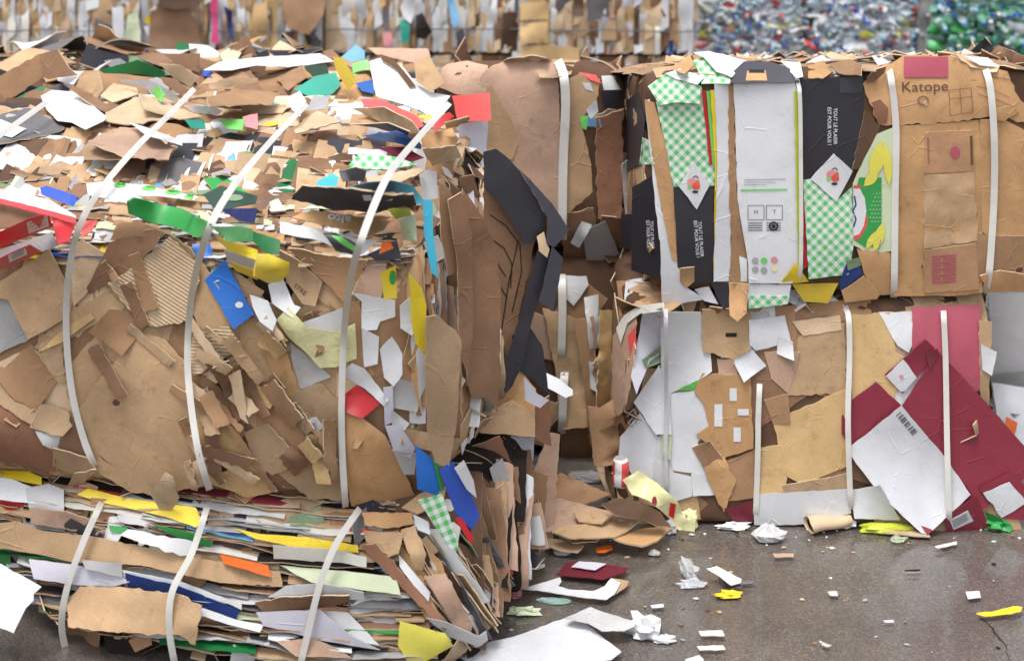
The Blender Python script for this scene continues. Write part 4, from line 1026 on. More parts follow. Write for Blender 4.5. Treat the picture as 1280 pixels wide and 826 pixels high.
# ------------------------------------------------------------------ right lower bale
rb = lay(RB, [
 ('card', 'tanp', '764,492 766,420 778,398 795,392 792,455 782,505 772,520', dict(wr=.008)),
 ('printed', 'lil', '803,393 828,384 828,440 812,452 796,492 789,470'),
 ('printed', 'coral', '784,420 794,408 796,438 788,446'),
 ('paper', 'whw', '770,410 780,394 800,382 830,378 830,388 800,392 784,404 776,430', dict(wr=.006)),
 ('paper', 'whb', '773,570 775,546 800,516 824,547 816,599 790,593', dict(key='wsc', uvang=.4, label='white board with a grey stamp')),
 ('paper', 'wh', '814,600 822,547 838,530 842,590 866,596 865,620 840,628 818,612'),
 ('paper', 'wh', '826,390 876,390 887,430 890,464 867,479 839,491 838,540 826,536', dict(uvang=1.5, label='large white board')),
 ('paper', 'whb', '792,503 824,456 838,508 839,543 820,543', dict(lift=((824, 460, 20, .015),))),
 ('printed', 'gsage', '803,450 826,433 826,453 808,460'),
 ('printed', 'greenl', '846,488 882,470 884,481 868,488'),
 ('paper', 'whb', '839,492 868,488 882,500 888,535 872,553 886,594 842,588 837,575', dict(uvang=.2, wr=.005, cre=6, label='white board with ribbed creases')),
 ('paper', 'wh', '864,592 895,592 896,618 866,620'),
 ('printed', 'gpale', '826,536 840,540 838,575 828,570'),
 ('card', 'tand', '895,582 946,560 942,622 900,628 888,605'),
 ('card', 'tan', '998,420 1056,404 1058,486 1050,492 984,494 996,450', dict(uvang=.3, label='broad yellow tan board')),
 ('card', 'tany', '1064,394 1112,390 1120,440 1137,450 1115,502 1095,480 1065,502', dict(uvang=1.3)),
 ('card', 'tany', '966,526 1058,486 1061,582 1002,605 984,596', dict(uvang=.3, torn=1.5, label='yellow tan torn board')),
 ('card', 'tang', '978,606 1040,596 1062,590 1062,622 980,622'),
 ('card', 'tanl', '990,402 1050,394 1052,412 1004,420', dict(torn=1.5)),
 ('card', 'tand', '955,500 985,492 988,530 966,530'),
 ('card', 'tany', '950,560 975,556 984,598 980,615 948,618'),
 ('card', 'tanp', '955,440 1000,440 992,470 985,492 964,473', dict(torn=1.8)),
 ('card', 'tan', '878,387 938,389 939,436 918,449 879,440', dict(key='tantop', uvang=.1)),
 ('card', 'tanp', '896,449 918,449 924,472 899,471'),
 ('card', 'tano', '868,490 878,466 938,469 942,560 905,572 870,543 886,532 878,502', dict(key='slots', torn=1.2, uvang=1.5, label='tan board with white slots')),
 ('card', 'br', '865,559 887,551 903,572 880,585', dict(lift=((903, 572, 14, .02),))),
 ('card', 'tano', '880,585 905,570 920,600 905,640 890,612', dict(lift=((900, 580, 14, .01),))),
 ('paper', 'whb', '936,400 981,394 989,428 945,438 937,431'),
 ('paper', 'wh', '974,420 991,427 993,451 971,442', dict(lift=((992, 450, 12, .015),))),
 ('paper', 'whb', '916,450 940,436 958,457 930,478', dict(lift=((930, 476, 14, .015),))),
 ('paper', 'wh', '1098,390 1141,389 1143,425 1136,441 1122,432 1110,412', dict(torn=1.6)),
 ('printed', 'marl', '1140,384 1226,381 1226,486 1217,492 1174,440 1140,437', dict(uvang=0, wr=.003, label='faded pink red panel')),
 ('card', 'tan', '1224,400 1240,402 1236,520 1226,500'),
 ('paper', 'wh', '1226,430 1246,440 1240,470 1228,462'),
 ('printed', 'mar', '1106,468 1157,424 1174,440 1128,492'),
 ('printed', 'mar', '1052,520 1065,500 1095,477 1127,507 1065,558 1052,542', dict(uvang=.7)),
 ('printed', 'mar', '1127,508 1172,438 1230,500 1288,566 1290,590 1216,646 1182,598 1150,540', dict(uvang=.7, wr=.003, label='large dark red panel')),
 ('paper', 'whb', '1108,470 1129,449 1146,472 1128,492', dict(key='wd1')),
 ('printed', 'mard', '1156,440 1172,436 1174,446 1162,462'),
 ('printed', 'mar', '1057,566 1150,668 1162,668 1066,560'),
 ('printed', 'mar', '1160,668 1214,617 1208,606 1150,655'),
 ('paper', 'whb', '1058,562 1127,507 1182,572 1213,618 1160,668 1152,666 1100,618', dict(uvang=.7, wr=.003, key='wd2', dz=.004, label='white square panel tilted on its corner')),
 ('paper', 'wh', '943,618 1061,611 1064,641 1022,655 943,656', dict(uvang=0, cre=5)),
 ('paper', 'wh', '1064,612 1100,606 1126,650 1068,648'),
 ('printed', 'mar', '1182,645 1221,619 1237,658 1210,667 1184,664', dict(key='mb')),
 ('printed', 'mar', '1224,610 1262,590 1290,612 1290,650 1256,648'),
 ('paper', 'whb', '1229,616 1262,602 1284,628 1252,647', dict(torn=1.5)),
 ('paper', 'whb', '1187,650 1210,638 1217,651 1192,662', dict(key='ml')),
 ('printed', 'mard', '905,636 940,625 942,650 920,656'),
 ('film', 'greend', '1232,640 1252,648 1258,658 1236,660', dict(wr=.02)),
], order0=.003, dorder=0., stiff=1.0, wr=.0015)
for q in (rect(893, 505, 903, 533), rect(912, 485, 921, 501), rect(917, 534, 926, 552), rect(922, 511, 936, 519)): ink(rb['slots'], quad2d(q), 'wh', 'slot', lift=.002)
ink(rb['tantop'], quad2d(rect(907, 416, 921, 421)), 'dk', 'slot')
p_, f_ = [], []
for i in range(9):
    t0 = i / 9; w_ = (.35 + .6 * ((i * 7) % 5) / 5) / 9; dx, dy = 22, 26
    q = [(1123 + dx * t0 - 3, 517 + dy * t0 + 2.5), (1123 + dx * (t0 + w_) - 3, 517 + dy * (t0 + w_) + 2.5), (1123 + dx * (t0 + w_) + 3, 517 + dy * (t0 + w_) - 2.5), (1123 + dx * t0 + 3, 517 + dy * t0 - 2.5)]
    b_ = len(p_); p_ += q; f_.append((b_, b_ + 1, b_ + 2, b_ + 3))
ink(rb['wd2'], (p_, f_), 'grd', 'barcode')
ink(rb['wd1'], disc2d(1127, 471, 2.5, 2.5), 'pink')
for k in range(4): ink(rb['ml'], line2d([(1190 + k * .8, 652 + k * 2.2), (1208 + k * .8, 642 + k * 2.2)], .8), 'grd', 'print_line')
ink(rb['wsc'], line2d([(784, 520), (792, 511), (798, 522), (790, 534), (785, 528), (793, 520), (796, 530)], 1.4), 'gr', 'stamp')
# ------------------------------------------------------------------ right upper bale
rt = lay(RT, [
 ('printed', 'bk', '783,126 797,115 806,150 801,206 783,214'),
 ('printed', 'bk2', '776,268 792,268 791,312 776,310'),
 ('printed', 'bk', '790,234 816,220 822,256 827,311 828,348 812,344 789,338', dict(key='bkL', label='crushed black carton on the end')),
 ('printed', 'bk', '768,310 788,312 788,337 769,331'),
 ('gingham', 'ging', '803,172 813,178 817,206 799,206', dict(uvang=.7)),
 ('printed', 'wh', '806,126 812,124 822,206 830,300 824,300'),
 ('paper', 'whb', '824,251 832,281 848,326 853,356 881,374 838,382 827,377', dict(label='white carton end below a torn edge')),
 ('card', 'orange', '806,125 818,129 839,206 849,327 840,324 831,281 817,206', dict(thick=.006, torn=1.2, label='raw brown torn edge')),
 ('printed', 'bk', '842,234 891,228 893,353 870,354 847,334', dict(key='bk1', uvang=0)),
 ('gingham', 'ging', '820,128 838,122 877,108 894,206 893,232 885,233 871,262 848,233 842,234 832,180', dict(uvang=.78, thick=.004, key='gi1', label='green checked carton face')),
 ('gingham', 'ging', '810,108 833,91 860,96 876,108 875,130 846,128 824,132', dict(uvang=.78, thick=.004, lift=((840, 130, 20, .015),))),
 ('paper', 'wh', '832,92 850,86 880,97 872,106 845,99'),
 ('printed', 'wh', '849,233 868,203 887,232 871,262', dict(key='dia1', cre=0)),
 ('printed', 'red', '877,113 884,114 892,206 887,206', dict(cre=0)),
 ('printed', 'greenl', '883,114 889,114 896,206 891,206', dict(cre=0)),
 ('printed', 'yel', '888,113 894,113 898,206 897,342 892,342 894,206', dict(cre=0)),
 ('printed', 'whb', '893,105 913,103 914,206 913,352 892,352 897,206', dict(uvang=0, cre=1)),
 ('card', 'tand', '911,104 917,103 920,206 922,250 937,325 935,358 911,353 915,300 911,250', dict(torn=2.0, thick=.006, label='torn brown seam')),
 ('printed', 'whb', '917,103 993,101 1000,130 1002,330 990,354 936,354 934,320 922,250 919,150', dict(key='w2', uvang=0, wr=.001, label='white carton side with small print')),
 ('paper', 'wh', '924,320 934,324 934,352 926,352'),
 ('printed', 'lime', '993,114 1000,114 1003,206 1004,337 998,337', dict(cre=0)),
 ('printed', 'red', '1003,250 1007,250 1011,332 1005,336', dict(cre=0)),
 ('printed', 'navy', '1006,252 1009,252 1013,334 1010,336', dict(cre=0)),
 ('printed', 'bk', '1001,100 1079,95 1080,129 1067,217 1052,236 1005,227', dict(key='bk2', uvang=0, label='black carton face with white lettering')),
 ('printed', 'bk2', '1049,98 1078,96 1078,116 1050,117', dict(cre=0)),
 ('gingham', 'ging', '1004,225 1016,224 1046,251 1065,234 1067,306 1061,343 1011,349', dict(uvang=.78, thick=.004, label='green checked lower face')),
 ('printed', 'wh', '1042,192 1066,214 1046,252 1013,224', dict(key='dia2', cre=0)),
 ('gingham', 'ging', '866,76 886,70 915,97 912,105 877,105 871,84', dict(uvang=.78, thick=.004)),
 ('printed', 'wh', '866,66 886,64 933,76 915,97 896,90 880,72', dict()),
 ('printed', 'bk2', '913,99 918,88 930,77 962,77 986,85 999,98 999,103 914,104', dict(key='cap', label='dark grey cap of a carton')),
 ('card', 'tano', '838,86 862,68 868,82 856,92'),
 ('card', 'tano', '1010,82 1030,76 1040,90 1028,98 1010,98', dict(wr=.015)),
 ('card', 'tand', '1036,80 1062,74 1078,80 1076,95 1050,92', dict(wr=.015)),
 ('paper', 'gr', '1040,88 1055,84 1060,95 1044,96', dict(wr=.015)),
 ('paper', 'wh', '975,76 1000,78 1004,96 996,98', dict(wr=.01)),
 ('card', 'brd', '1066,212 1081,138 1100,158 1094,175 1076,212'),
 ('printed', 'gpale', '1066,230 1072,216 1085,190 1096,168 1118,159 1115,314 1083,316 1066,306', dict(key='fr', uvang=0, cre=0, wr=.0004, label='fruit carton panel with yellow bananas')),
 ('card', 'orange', '1071,311 1113,316 1116,368 1098,369 1080,342', dict()),
 ('card', 'kat' if 0 else 'tano', '1118,158 1150,156 1228,150 1228,366 1190,370 1118,370', dict(key='pan', uvang=1.57, wr=.004, label='brown carton side with red stamp')),
 ('card', 'tano', '1226,150 1256,150 1290,168 1290,300 1240,298 1228,290', dict(uvang=1.57, wr=.005)),
 ('card', 'tand', '1218,290 1240,294 1290,296 1290,350 1250,352 1222,352', dict(wr=.008)),
 ('card', 'orange', '1225,345 1250,338 1290,345 1290,364 1236,366'),
 ('card', 'tan', '1155,218 1218,216 1222,301 1155,311', dict(wr=.006, wf=16, cre=3, key='sunk', label='wrinkled tan window in the carton side')),
 ('card', 'katd', '1155,166 1217,163 1218,214 1155,217', dict(key='up')),
 ('card', 'katd', '1155,313 1220,304 1224,362 1155,366', dict(key='st')),
 ('card', 'orange', '1079,105 1100,83 1120,76 1130,69 1186,70 1226,81 1259,89 1272,120 1290,140 1290,158 1242,142 1230,147 1185,153 1122,157 1100,156 1087,130', dict(key='kat', uvang=0, wr=.003, label='light brown carton top with pink block and lettering')),
 ('card', 'br', '1083,104 1092,88 1108,83 1106,92 1094,102', dict()),
 ('card', 'brr', '1090,128 1100,124 1110,135 1108,155 1098,156'),
 ('card', 'tano', '1238,136 1262,132 1274,140 1256,152 1242,150', dict(lift=((1245, 140, 16, .02),))),
 ('paper', 'wh', '1090,70 1110,66 1115,78 1098,82'),
 ('card', 'tanl', '1190,68 1225,72 1250,82 1246,90 1214,84', dict(wr=.008)),
 ('paper', 'wh', '1205,70 1235,72 1248,84 1225,82', dict(wr=.01)),
 ('printed', 'yel', '973,357 995,328 1011,352', dict(cre=0)),
 ('printed', 'ydk', '990,355 1048,354 1042,366 1035,379 1005,377', dict(wr=.008)),
 ('printed', 'blued', '1050,350 1058,330 1075,330 1078,342 1050,364'),
 ('printed', 'gsage', '1058,326 1075,322 1076,332 1060,338'),
 ('card', 'tano', '1052,364 1080,345 1100,368 1096,374 1056,378'),
 ('printed', 'wh', '935,355 989,356 986,372 935,372', dict(cre=0)),
 ('gingham', 'ging', '935,370 987,370 985,380 936,386', dict(uvang=.78, thick=.002)),
 ('printed', 'bk', '889,352 912,352 919,378 905,388 896,372'),
 ('printed', 'whb', '868,362 886,358 898,380 880,376'),
 ('card', 'orange', '911,353 936,355 933,391 922,402 912,394', dict(torn=1.5, lift=((922, 398, 14, .02),))),
 ('card', 'tand', '850,336 868,334 868,352 858,360 850,352'),
], order0=.003, dorder=0., stiff=1.0, wr=.0015)
# printing on the cartons
SL = ('TOUT LE PLAISIR', 'EST POUR VOUS !')
ink(rt['bk2'], text2d(SL[0], (1044, 158), 4.6, 90, .92, .01), 'wh', 'lettering'); ink(rt['bk2'], text2d(SL[1], (1036.5, 158), 4.6, 90, .92, .01), 'wh', 'lettering')
ink(rt['bk1'], text2d(SL[0], (876, 299), 4.2, 86, .98, .01), 'wh', 'lettering'); ink(rt['bk1'], text2d(SL[1], (870.5, 299), 4.2, 86, .98, .01), 'wh', 'lettering')
ink(rt['bkL'], text2d(SL[0], (815, 294), 3.9, 88, .85, .01), 'wh', 'lettering'); ink(rt['bkL'], text2d(SL[1], (810, 294), 3.9, 88, .85, .01), 'wh', 'lettering')
for k, cx, cy in (('dia1', 868, 231), ('dia2', 1042, 221)):
    ink(rt[k], disc2d(cx - 3, cy - 3, 6, 5), 'pink', 'emblem'); ink(rt[k], disc2d(cx + 2, cy + 2, 5, 4.5), 'coral', 'emblem', lift=.002); ink(rt[k], disc2d(cx + 4, cy - 2, 2.6, 4), 'org', 'emblem', lift=.0024)
    ink(rt[k], disc2d(cx - 6, cy + 3, 3, 2), 'greenl', 'emblem', lift=.0024); ink(rt[k], disc2d(cx + 1, cy + 9, 4, 1.6), 'bk', 'emblem'); ink(rt[k], line2d([(cx - 2, cy - 9), (cx + 2, cy - 11), (cx + 5, cy - 8)], 1.6), 'grd', 'emblem', lift=.0024)
ink(rt['w2'], line2d([(930, 225), (982, 224)], 1.1), 'gr', 'print_line'); ink(rt['w2'], line2d([(926, 238), (984, 237)], 2.2), 'greenl', 'print_line')
for yy in (228, 231): ink(rt['w2'], line2d([(930, yy), (970 - (yy - 228) * 4, yy)], .7), 'gr', 'print_line')
for x0, x1 in ((935, 955), (958, 978)):
    ink(rt['w2'], line2d([(x0, 257), (x1, 257), (x1, 275), (x0, 275), (x0, 257)], .8), 'grd', 'print_box'); ink(rt['w2'], text2d('T' if x0 > 940 else 'H', ((x0 + x1) / 2, 265), 5), 'grd', 'print_symbol')
    for yy in (279, 282, 285, 288): ink(rt['w2'], line2d([(x0, yy), (x1 - 2, yy)], 1.2), 'grd', 'print_line')
ink(rt['w2'], disc2d(967, 283, 6, 6, r0=.62), 'bk', 'recycling_symbol'); ink(rt['w2'], disc2d(967, 283, 2.6, 3), 'bk', 'recycling_symbol')
for (cx, cy, c) in ((944, 326, 'gr'), (955, 326, 'greenl'), (944, 337, 'gr'), (955, 338, 'gr'), (968, 325, 'pink'), (968, 336, 'ypale')): ink(rt['w2'], disc2d(cx, cy, 4.2, 4.2), c, 'printed_dot')
ink(rt['cap'], quad2d([(934, 89), (957, 88), (959, 101), (932, 101)]), 'tano', 'cutout'); ink(rt['cap'], quad2d([(937, 87), (955, 87), (956, 91), (936, 91)]), 'dk', 'cutout', lift=.003)
ink(rt['kat'], quad2d(*[[(1130 + 5.5 * i, 71 + 2.6 * k), (1135.5 + 5.5 * i, 71 + 2.6 * k), (1135.5 + 5.5 * i, 73.6 + 2.6 * k), (1130 + 5.5 * i, 73.6 + 2.6 * k)] for i in range(10) for k in range(10)]), 'marl', 'pink_block', lift=.004)
ink(rt['kat'], text2d('Katope', (1156, 109), 12.5, -1.5, 1.13, .0), 'brd', 'lettering', lift=.003)
ink(rt['kat'], disc2d(1154, 126, 7, 6, r0=.72), 'br', 'logo', lift=.003); ink(rt['kat'], disc2d(1157, 129, 3, 3.4), 'tanl', 'logo', lift=.003)
for ln in ([(1186, 113), (1214, 110), (1216, 140), (1188, 145), (1186, 113)], [(1187, 124), (1214, 121)], [(1200, 112), (1202, 142)], [(1220, 108), (1240, 112), (1262, 122)], [(1222, 118), (1244, 124), (1268, 134)], [(1240, 96), (1262, 100)]):
    ink(rt['kat'], line2d(ln, .8), 'br', 'line_drawing', lift=.003)
ink(rt['kat'], disc2d(1100, 139, 8, 11, r0=.5), 'brr', 'print_ring', lift=.003)
for yy in range(320, 353, 4):
    ink(rt['st'], line2d([(1165, yy + 1), (1176 if yy % 8 else 1188, yy)], 2.2), 'marl', 'red_stamp'); ink(rt['st'], line2d([(1179, yy), (1195, yy - 1)], 2.2), 'marl', 'red_stamp')
ink(rt['up'], text2d('FRUITS', (1214, 189), 4, 90, 1.1), 'brd', 'lettering') if 0 else None
ink(rt['up'], line2d([(1214, 170), (1215, 206)], 3.2), 'brd', 'faded_print'); ink(rt['up'], line2d([(1160, 172), (1161, 204)], 2.2), 'br', 'faded_print'); ink(rt['up'], disc2d(1194, 191, 6, 8), 'marl', 'red_stamp')
ink(rt['pan'], line2d([(1207, 310), (1206, 350)], 1.2), 'marl', 'red_stamp')
fr = rt['fr']
ink(fr, quad2d([(1067, 250), (1074, 222), (1102, 222), (1102, 305), (1083, 310), (1068, 300)]), 'green', 'printed_field')
ink(fr, ([(1067, 232), (1076, 232), (1083, 246), (1086, 264), (1083, 284), (1075, 298), (1067, 300)], [(0, 1, 2, 3, 4, 5, 6)]), 'coral', 'printed_ring', lift=.002)
ink(fr, ([(1067, 236), (1075, 236), (1081, 248), (1083, 264), (1080, 282), (1074, 293), (1067, 295)], [(0, 1, 2, 3, 4, 5, 6)]), 'wh', 'printed_circle', lift=.0026)
ink(fr, line2d([(1068, 245), (1070, 256), (1066, 264), (1070, 274), (1067, 284)], 2), 'blued', 'lettering', lift=.003)
for x, y in [(1088 + 4 * (i % 4) + (i // 4 % 2) * 2, 242 + 5 * (i // 4)) for i in range(32)]: ink(fr, disc2d(x, y, .8, .8, 8), 'gpale', 'printed_dot', lift=.0022)
def crescent(cx, cy, w_, h_, a):
    p = []
    for i in range(9):
        t = -1 + 2 * i / 8; p.append((w_ * (1 - t * t) * .9, t * h_))
    for i in range(9):
        t = 1 - 2 * i / 8; p.append((-w_ * .5 * (1 - t * t), t * h_ * .85))
    ca, sa = math.cos(a), math.sin(a); return [(cx + x * ca - y * sa, cy + x * sa + y * ca) for x, y in p], [(i, i + 1, 16 - i, 17 - i) for i in range(8)]
for args in ((1094, 200, 13, 26, .25), (1108, 205, 8, 30, -.1), (1088, 222, 9, 14, .7), (1097, 296, 9, 20, .3), (1088, 300, 6, 13, .5)): ink(fr, crescent(*args), 'yell', 'printed_banana', lift=.0032)
ink(fr, line2d([(1101, 300), (1097, 318)], 1), 'gsage', 'printed_line', lift=.0036)
# far right grey bale
lay(FR, [('paper', 'gw', '1236,370 1290,365 1290,470 1240,475', dict(cre=3)), ('paper', 'gr', '1238,470 1290,462 1290,560 1245,560'), ('paper', 'whb', '1240,478 1290,485 1290,560 1262,560 1246,520'), ('printed', 'org', '1258,520 1272,528 1268,545 1256,535')], order0=.003, dorder=0.)
# ------------------------------------------------------------------ straps, tight round each bale
def straps(b, paths, **kw):
    bv = b.all.bvh()
    for p in paths: ribbon(p, bv, **kw).build('strap', 'strap', b.root)
straps(LU, ['243,111 215,140 165,190 120,245 97,290 85,350 83,420 90,490 105,550 122,590', '384,130 340,175 290,235 262,285 243,350 235,420 236,480 247,560 262,612',
            '562,129 525,170 485,220 455,290 438,350 430,420 427,500 428,570 432,634', '62,124 58,128 20,155 -30,190'], width=.019, off=.004)
straps(LL, ['128,625 105,675 85,730 77,780 86,826 92,846', '260,630 240,690 215,740 212,790 222,846', '450,635 420,680 400,730 385,790 372,846'], width=.019, off=.004)
straps(MT, ['697,76 704,92 707,130 704,200 703,268 703,300'], width=.034); straps(MB, ['702,340 703,392 701,460', '706,460 702,545'], width=.03)
straps(RT, ['1109,82 1114,100 1120,160 1119,250 1118,345 1117,372', '1229,80 1238,110 1243,180 1242,260 1236,345 1230,366'], width=.023, off=.004)
straps(RT, ['990,90 999,110 1001,200 1001,330 996,354'], width=.014, off=.004)
straps(RB, ['950,470 948,520 947,580 944,658', '1052,376 1060,392 1062,440 1060,520 1062,600 1065,645', '1179,382 1182,450 1184,560 1187,660'], width=.019, off=.004)
straps(RB, ['832,386 833,450 832,560 834,630'], width=.014, off=.003, color='gw')
# ------------------------------------------------------------------ stacks at the back of the yard
def box_geo(x0, x1, y0, y1, z0, z1, color='br'):
    g = Geo(); v = [Vector(p) for p in ((x0, y0, z0), (x1, y0, z0), (x1, y1, z0), (x0, y1, z0), (x0, y0, z1), (x1, y0, z1), (x1, y1, z1), (x0, y1, z1))]
    f = [(0, 1, 5, 4), (1, 2, 6, 5), (2, 3, 7, 6), (3, 0, 4, 7), (4, 5, 6, 7), (3, 2, 1, 0)]
    g.add(v, [(p.x, p.z) for p in v], f, [lin(C[color])] * 6, [False] * 6); return g
PAL_BACK = ['tanl'] * 7 + ['whw', 'whw', 'gw', 'lil', 'grd'] + ['tanl'] + ['tan'] * 5 + ['tany'] * 4 + ['wh'] * 3 + ['gw'] * 3 + ['tanp'] * 2 + ['br'] * 2 + ['lil', 'whb', 'gr', 'tand', 'whw', 'whw', 'brd']
BACKN = [0]
def back_bale(px0, px1, Y, z0, z1, label, pal=PAL_BACK, seed=1, n=170, extra=(), wires=3, own=60):
    r = random.Random(seed); x0, x1 = (px0 - 640) * Y / F, (px1 - 640) * Y / F
    b = Bale('paper_bale', ((x0 + x1) / 2, Y + .5, z0), label, 'bale', 'paper bales stacked at the back')
    b.core = box_geo(x0 + .03, x1 - .03, Y + .03, Y + 1.05, z0 + .01, z1 - .01); b.part(b.core, 'pressed_core', 'core'); bv = b.core.bvh(); k = 0
    zw = [z0 + (z1 - z0) * (i + .5) / wires for i in range(wires)]
    for i in range(n):
        x = r.uniform(x0, x1); z = r.uniform(z0, z1); hh = min(r.uniform(.25, .8), (z1 - z0)); z = min(max(z, z0 + hh / 2), z1 - hh / 2); w_ = r.uniform(.015, .07) if r.random() < .85 else r.uniform(.07, .14)
        side = r.random()
        fr = (Vector((x, Y + .03, z)), Vector((1, 0, 0)), Vector((0, 0, 1)), Vector((0, -1, 0)))
        poly = [(-w_ / 2, -hh / 2), (w_ / 2 * r.uniform(.6, 1.2), -hh / 2 * r.uniform(.8, 1)), (w_ / 2 * r.uniform(.5, 1.2), hh / 2), (-w_ / 2 * r.uniform(.6, 1.2), hh / 2 * r.uniform(.8, 1))]
        c = r.choice(pal); m = kinds(c)
        g = sheet(poly, bv, c, off=r.uniform(.0, .035), frame=fr, step=16, torn=1.5, wr=.010, wf=9, stiff=.9, seed=r.random(), cre=3, camp=.35, maxdist=1, lift=((r.choice((-1, 1)) * w_ / 2, 0, w_, r.uniform(0, .03)),), edge=EDGE['card'] if m == 'card' else None)
        if not g.v: continue
        if k < own: b.part(g, {'card': 'cardboard_sheet', 'paper': 'paper_sheet', 'printed': 'printed_carton'}[m], m); k += 1
        else: b.stuff(g, m)
    for (poly, c, m, lab, pr) in extra:                       # pieces one can tell apart, outlines in photo pixels on the bale's face
        pp = parse(poly); cx, cy = sum(p[0] for p in pp) / len(pp), sum(p[1] for p in pp) / len(pp)
        g = sheet(poly, bv, c, plane=(P(cx, cy, Y - pr), Vector((0, -1, .1)).normalized()), wr=.015, cre=3, camp=.3, step=6, torn=1, thick=.004)
        b.part(g, PARTNAME[m], m, lab)
    for z in zw:
        pts = [Vector((x0 + (x1 - x0) * i / 24, Y - .035 + .02 * noise.noise(Vector((i * .5, z * 5, seed))), z + .012 * noise.noise(Vector((i * .3, z * 9, seed + 3))))) for i in range(25)]
        g = ribbon(None, None, width=.008, pts3=pts, color='grd'); b.part(g, 'wire', 'strap')
    BALES.append(b); return b
YB = 9.2
for z0, z1, sd in ((0, .92, 0), (.93, 1.86, 50)):
    up = sd > 0
    back_bale(-70, 186, YB, z0, z1, ('upper back bale with a yellow ball caught in its face' if up else 'lower back bale under the one with the yellow ball'), seed=31 + sd, n=420 if up else 80, own=50 if up else 20,
        extra=[('154,50 160,20 172,12 176,40 174,64 158,62', 'gpale', 'film', None, .05), ('140,10 154,8 156,64 142,66', 'whb', 'paper', None, .05), ('181,22 187,19 194,22 193,29 187,31 181,28', 'yel', 'printed', 'yellow ball', .08), ('180,34 190,30 198,36 195,45 184,45', 'gw', 'film', None, .07)] if up else ())
    back_bale(188, 398, YB - .05, z0, z1, ('upper bale at the back with a big brown bulging carton and a magenta rag' if up else 'lower bale at the back below the magenta rag'), seed=32 + sd, n=340 if up else 80, own=50 if up else 20,
        extra=[('186,66 188,14 210,8 236,12 248,30 250,62 240,68', 'br', 'kraft', 'brown bulging carton', .08), ('198,10 200,-30 246,-30 250,6 230,12', 'brd', 'kraft', None, .1), ('262,10 268,-20 274,-20 272,20 274,56 264,54 266,30', 'mag', 'film', 'magenta rag', .06), ('280,8 290,14 292,52 286,46', 'navy', 'film', None, .05),
               ('352,0 380,-20 408,-10 404,20 386,44 360,36', 'tand', 'kraft', None, .06), ('380,42 388,36 402,52 400,60 384,56', 'dk', 'film', None, .07)] if up else ())
    back_bale(402, 646, YB + .03, z0, z1, ('upper bale at the back with a black bag and white tubs hanging out' if up else 'lower bale at the back under the black bag'), seed=33 + sd, n=420 if up else 80, own=50 if up else 20,
        extra=[('500,10 510,-10 520,-6 518,16 514,30 504,22', 'wh', 'film', None, .07), ('520,20 528,16 540,40 532,50 520,48', 'dk', 'film', 'black bag', .09), ('500,26 512,24 512,52 502,56', 'teal', 'film', None, .06), ('560,-4 566,-6 574,30 566,34', 'sky', 'film', None, .06), ('570,40 580,36 584,60 572,64', 'bk2', 'film', None, .06), ('478,42 488,38 492,58 480,58', 'pink', 'film', None, .05)] if up else ())
    back_bale(649, 868, YB - .02, z0, z1, ('upper bale at the back with flat folded yellowish boards on one side' if up else 'lower bale at the back under the folded yellowish boards'), seed=34 + sd, n=360 if up else 80, own=50 if up else 20, pal=PAL_BACK + ['br', 'brd', 'grd', 'lil', 'gr'],
        extra=[('650,4 684,2 686,24 650,26', 'tany', 'kraft', None, .08), ('650,28 684,28 686,54 650,55', 'tany', 'kraft', None, .09), ('650,57 690,57 724,60 724,82 650,82', 'tany', 'kraft', None, .08), ('716,-10 730,-4 730,20 718,22', 'brd', 'film', None, .07), ('836,52 842,50 842,78 836,80', 'blued', 'film', None, .06)] if up else ())
# bales of crushed bottles
def crushed_bottle(seed, color, L=.16, R=.034):
    r = random.Random(seed); g = Geo(); nu, nv = 12, 9; vs = []; fl = r.uniform(.35, .7); so = Vector((seed * 3.1, 0, 0))
    prof = [.0, .92, 1, .93, 1, .95, 1, .8, .4, .34]
    for j in range(nv + 1):
        t = j / nv
        for i in range(nu):
            a = 2 * math.pi * i / nu; p = Vector((math.cos(a) * R * prof[j] * 1.15, math.sin(a) * R * prof[j] * fl, (t - .5) * L))
            d = noise.noise_vector(p * 22 + so) * .016
            vs.append(p + d)
    fs = [(j * nu + i, j * nu + (i + 1) % nu, (j + 1) * nu + (i + 1) % nu, (j + 1) * nu + i) for j in range(nv) for i in range(nu)]
    cols = [lin(C[color])] * len(fs); capc = lin(C[r.choice(('sky', 'coral', 'wh', 'wh', 'sky', 'pa', 'wh', 'pb', 'blueb', 'pg', 'gw', 'pa', 'yell'))])
    b0 = len(vs)
    for h in (0, .018):
        for i in range(nu): a = 2 * math.pi * i / nu; vs.append(Vector((math.cos(a) * R * .42, math.sin(a) * R * .42, L / 2 + h)))
    cap = [(b0 + i, b0 + (i + 1) % nu, b0 + nu + (i + 1) % nu, b0 + nu + i) for i in range(nu)] + [tuple(b0 + nu + i for i in range(nu))]
    g.add(vs, [(v.x, v.z) for v in vs], fs + cap, cols + [capc] * len(cap), [True] * len(fs) + [False] * len(cap)); return g
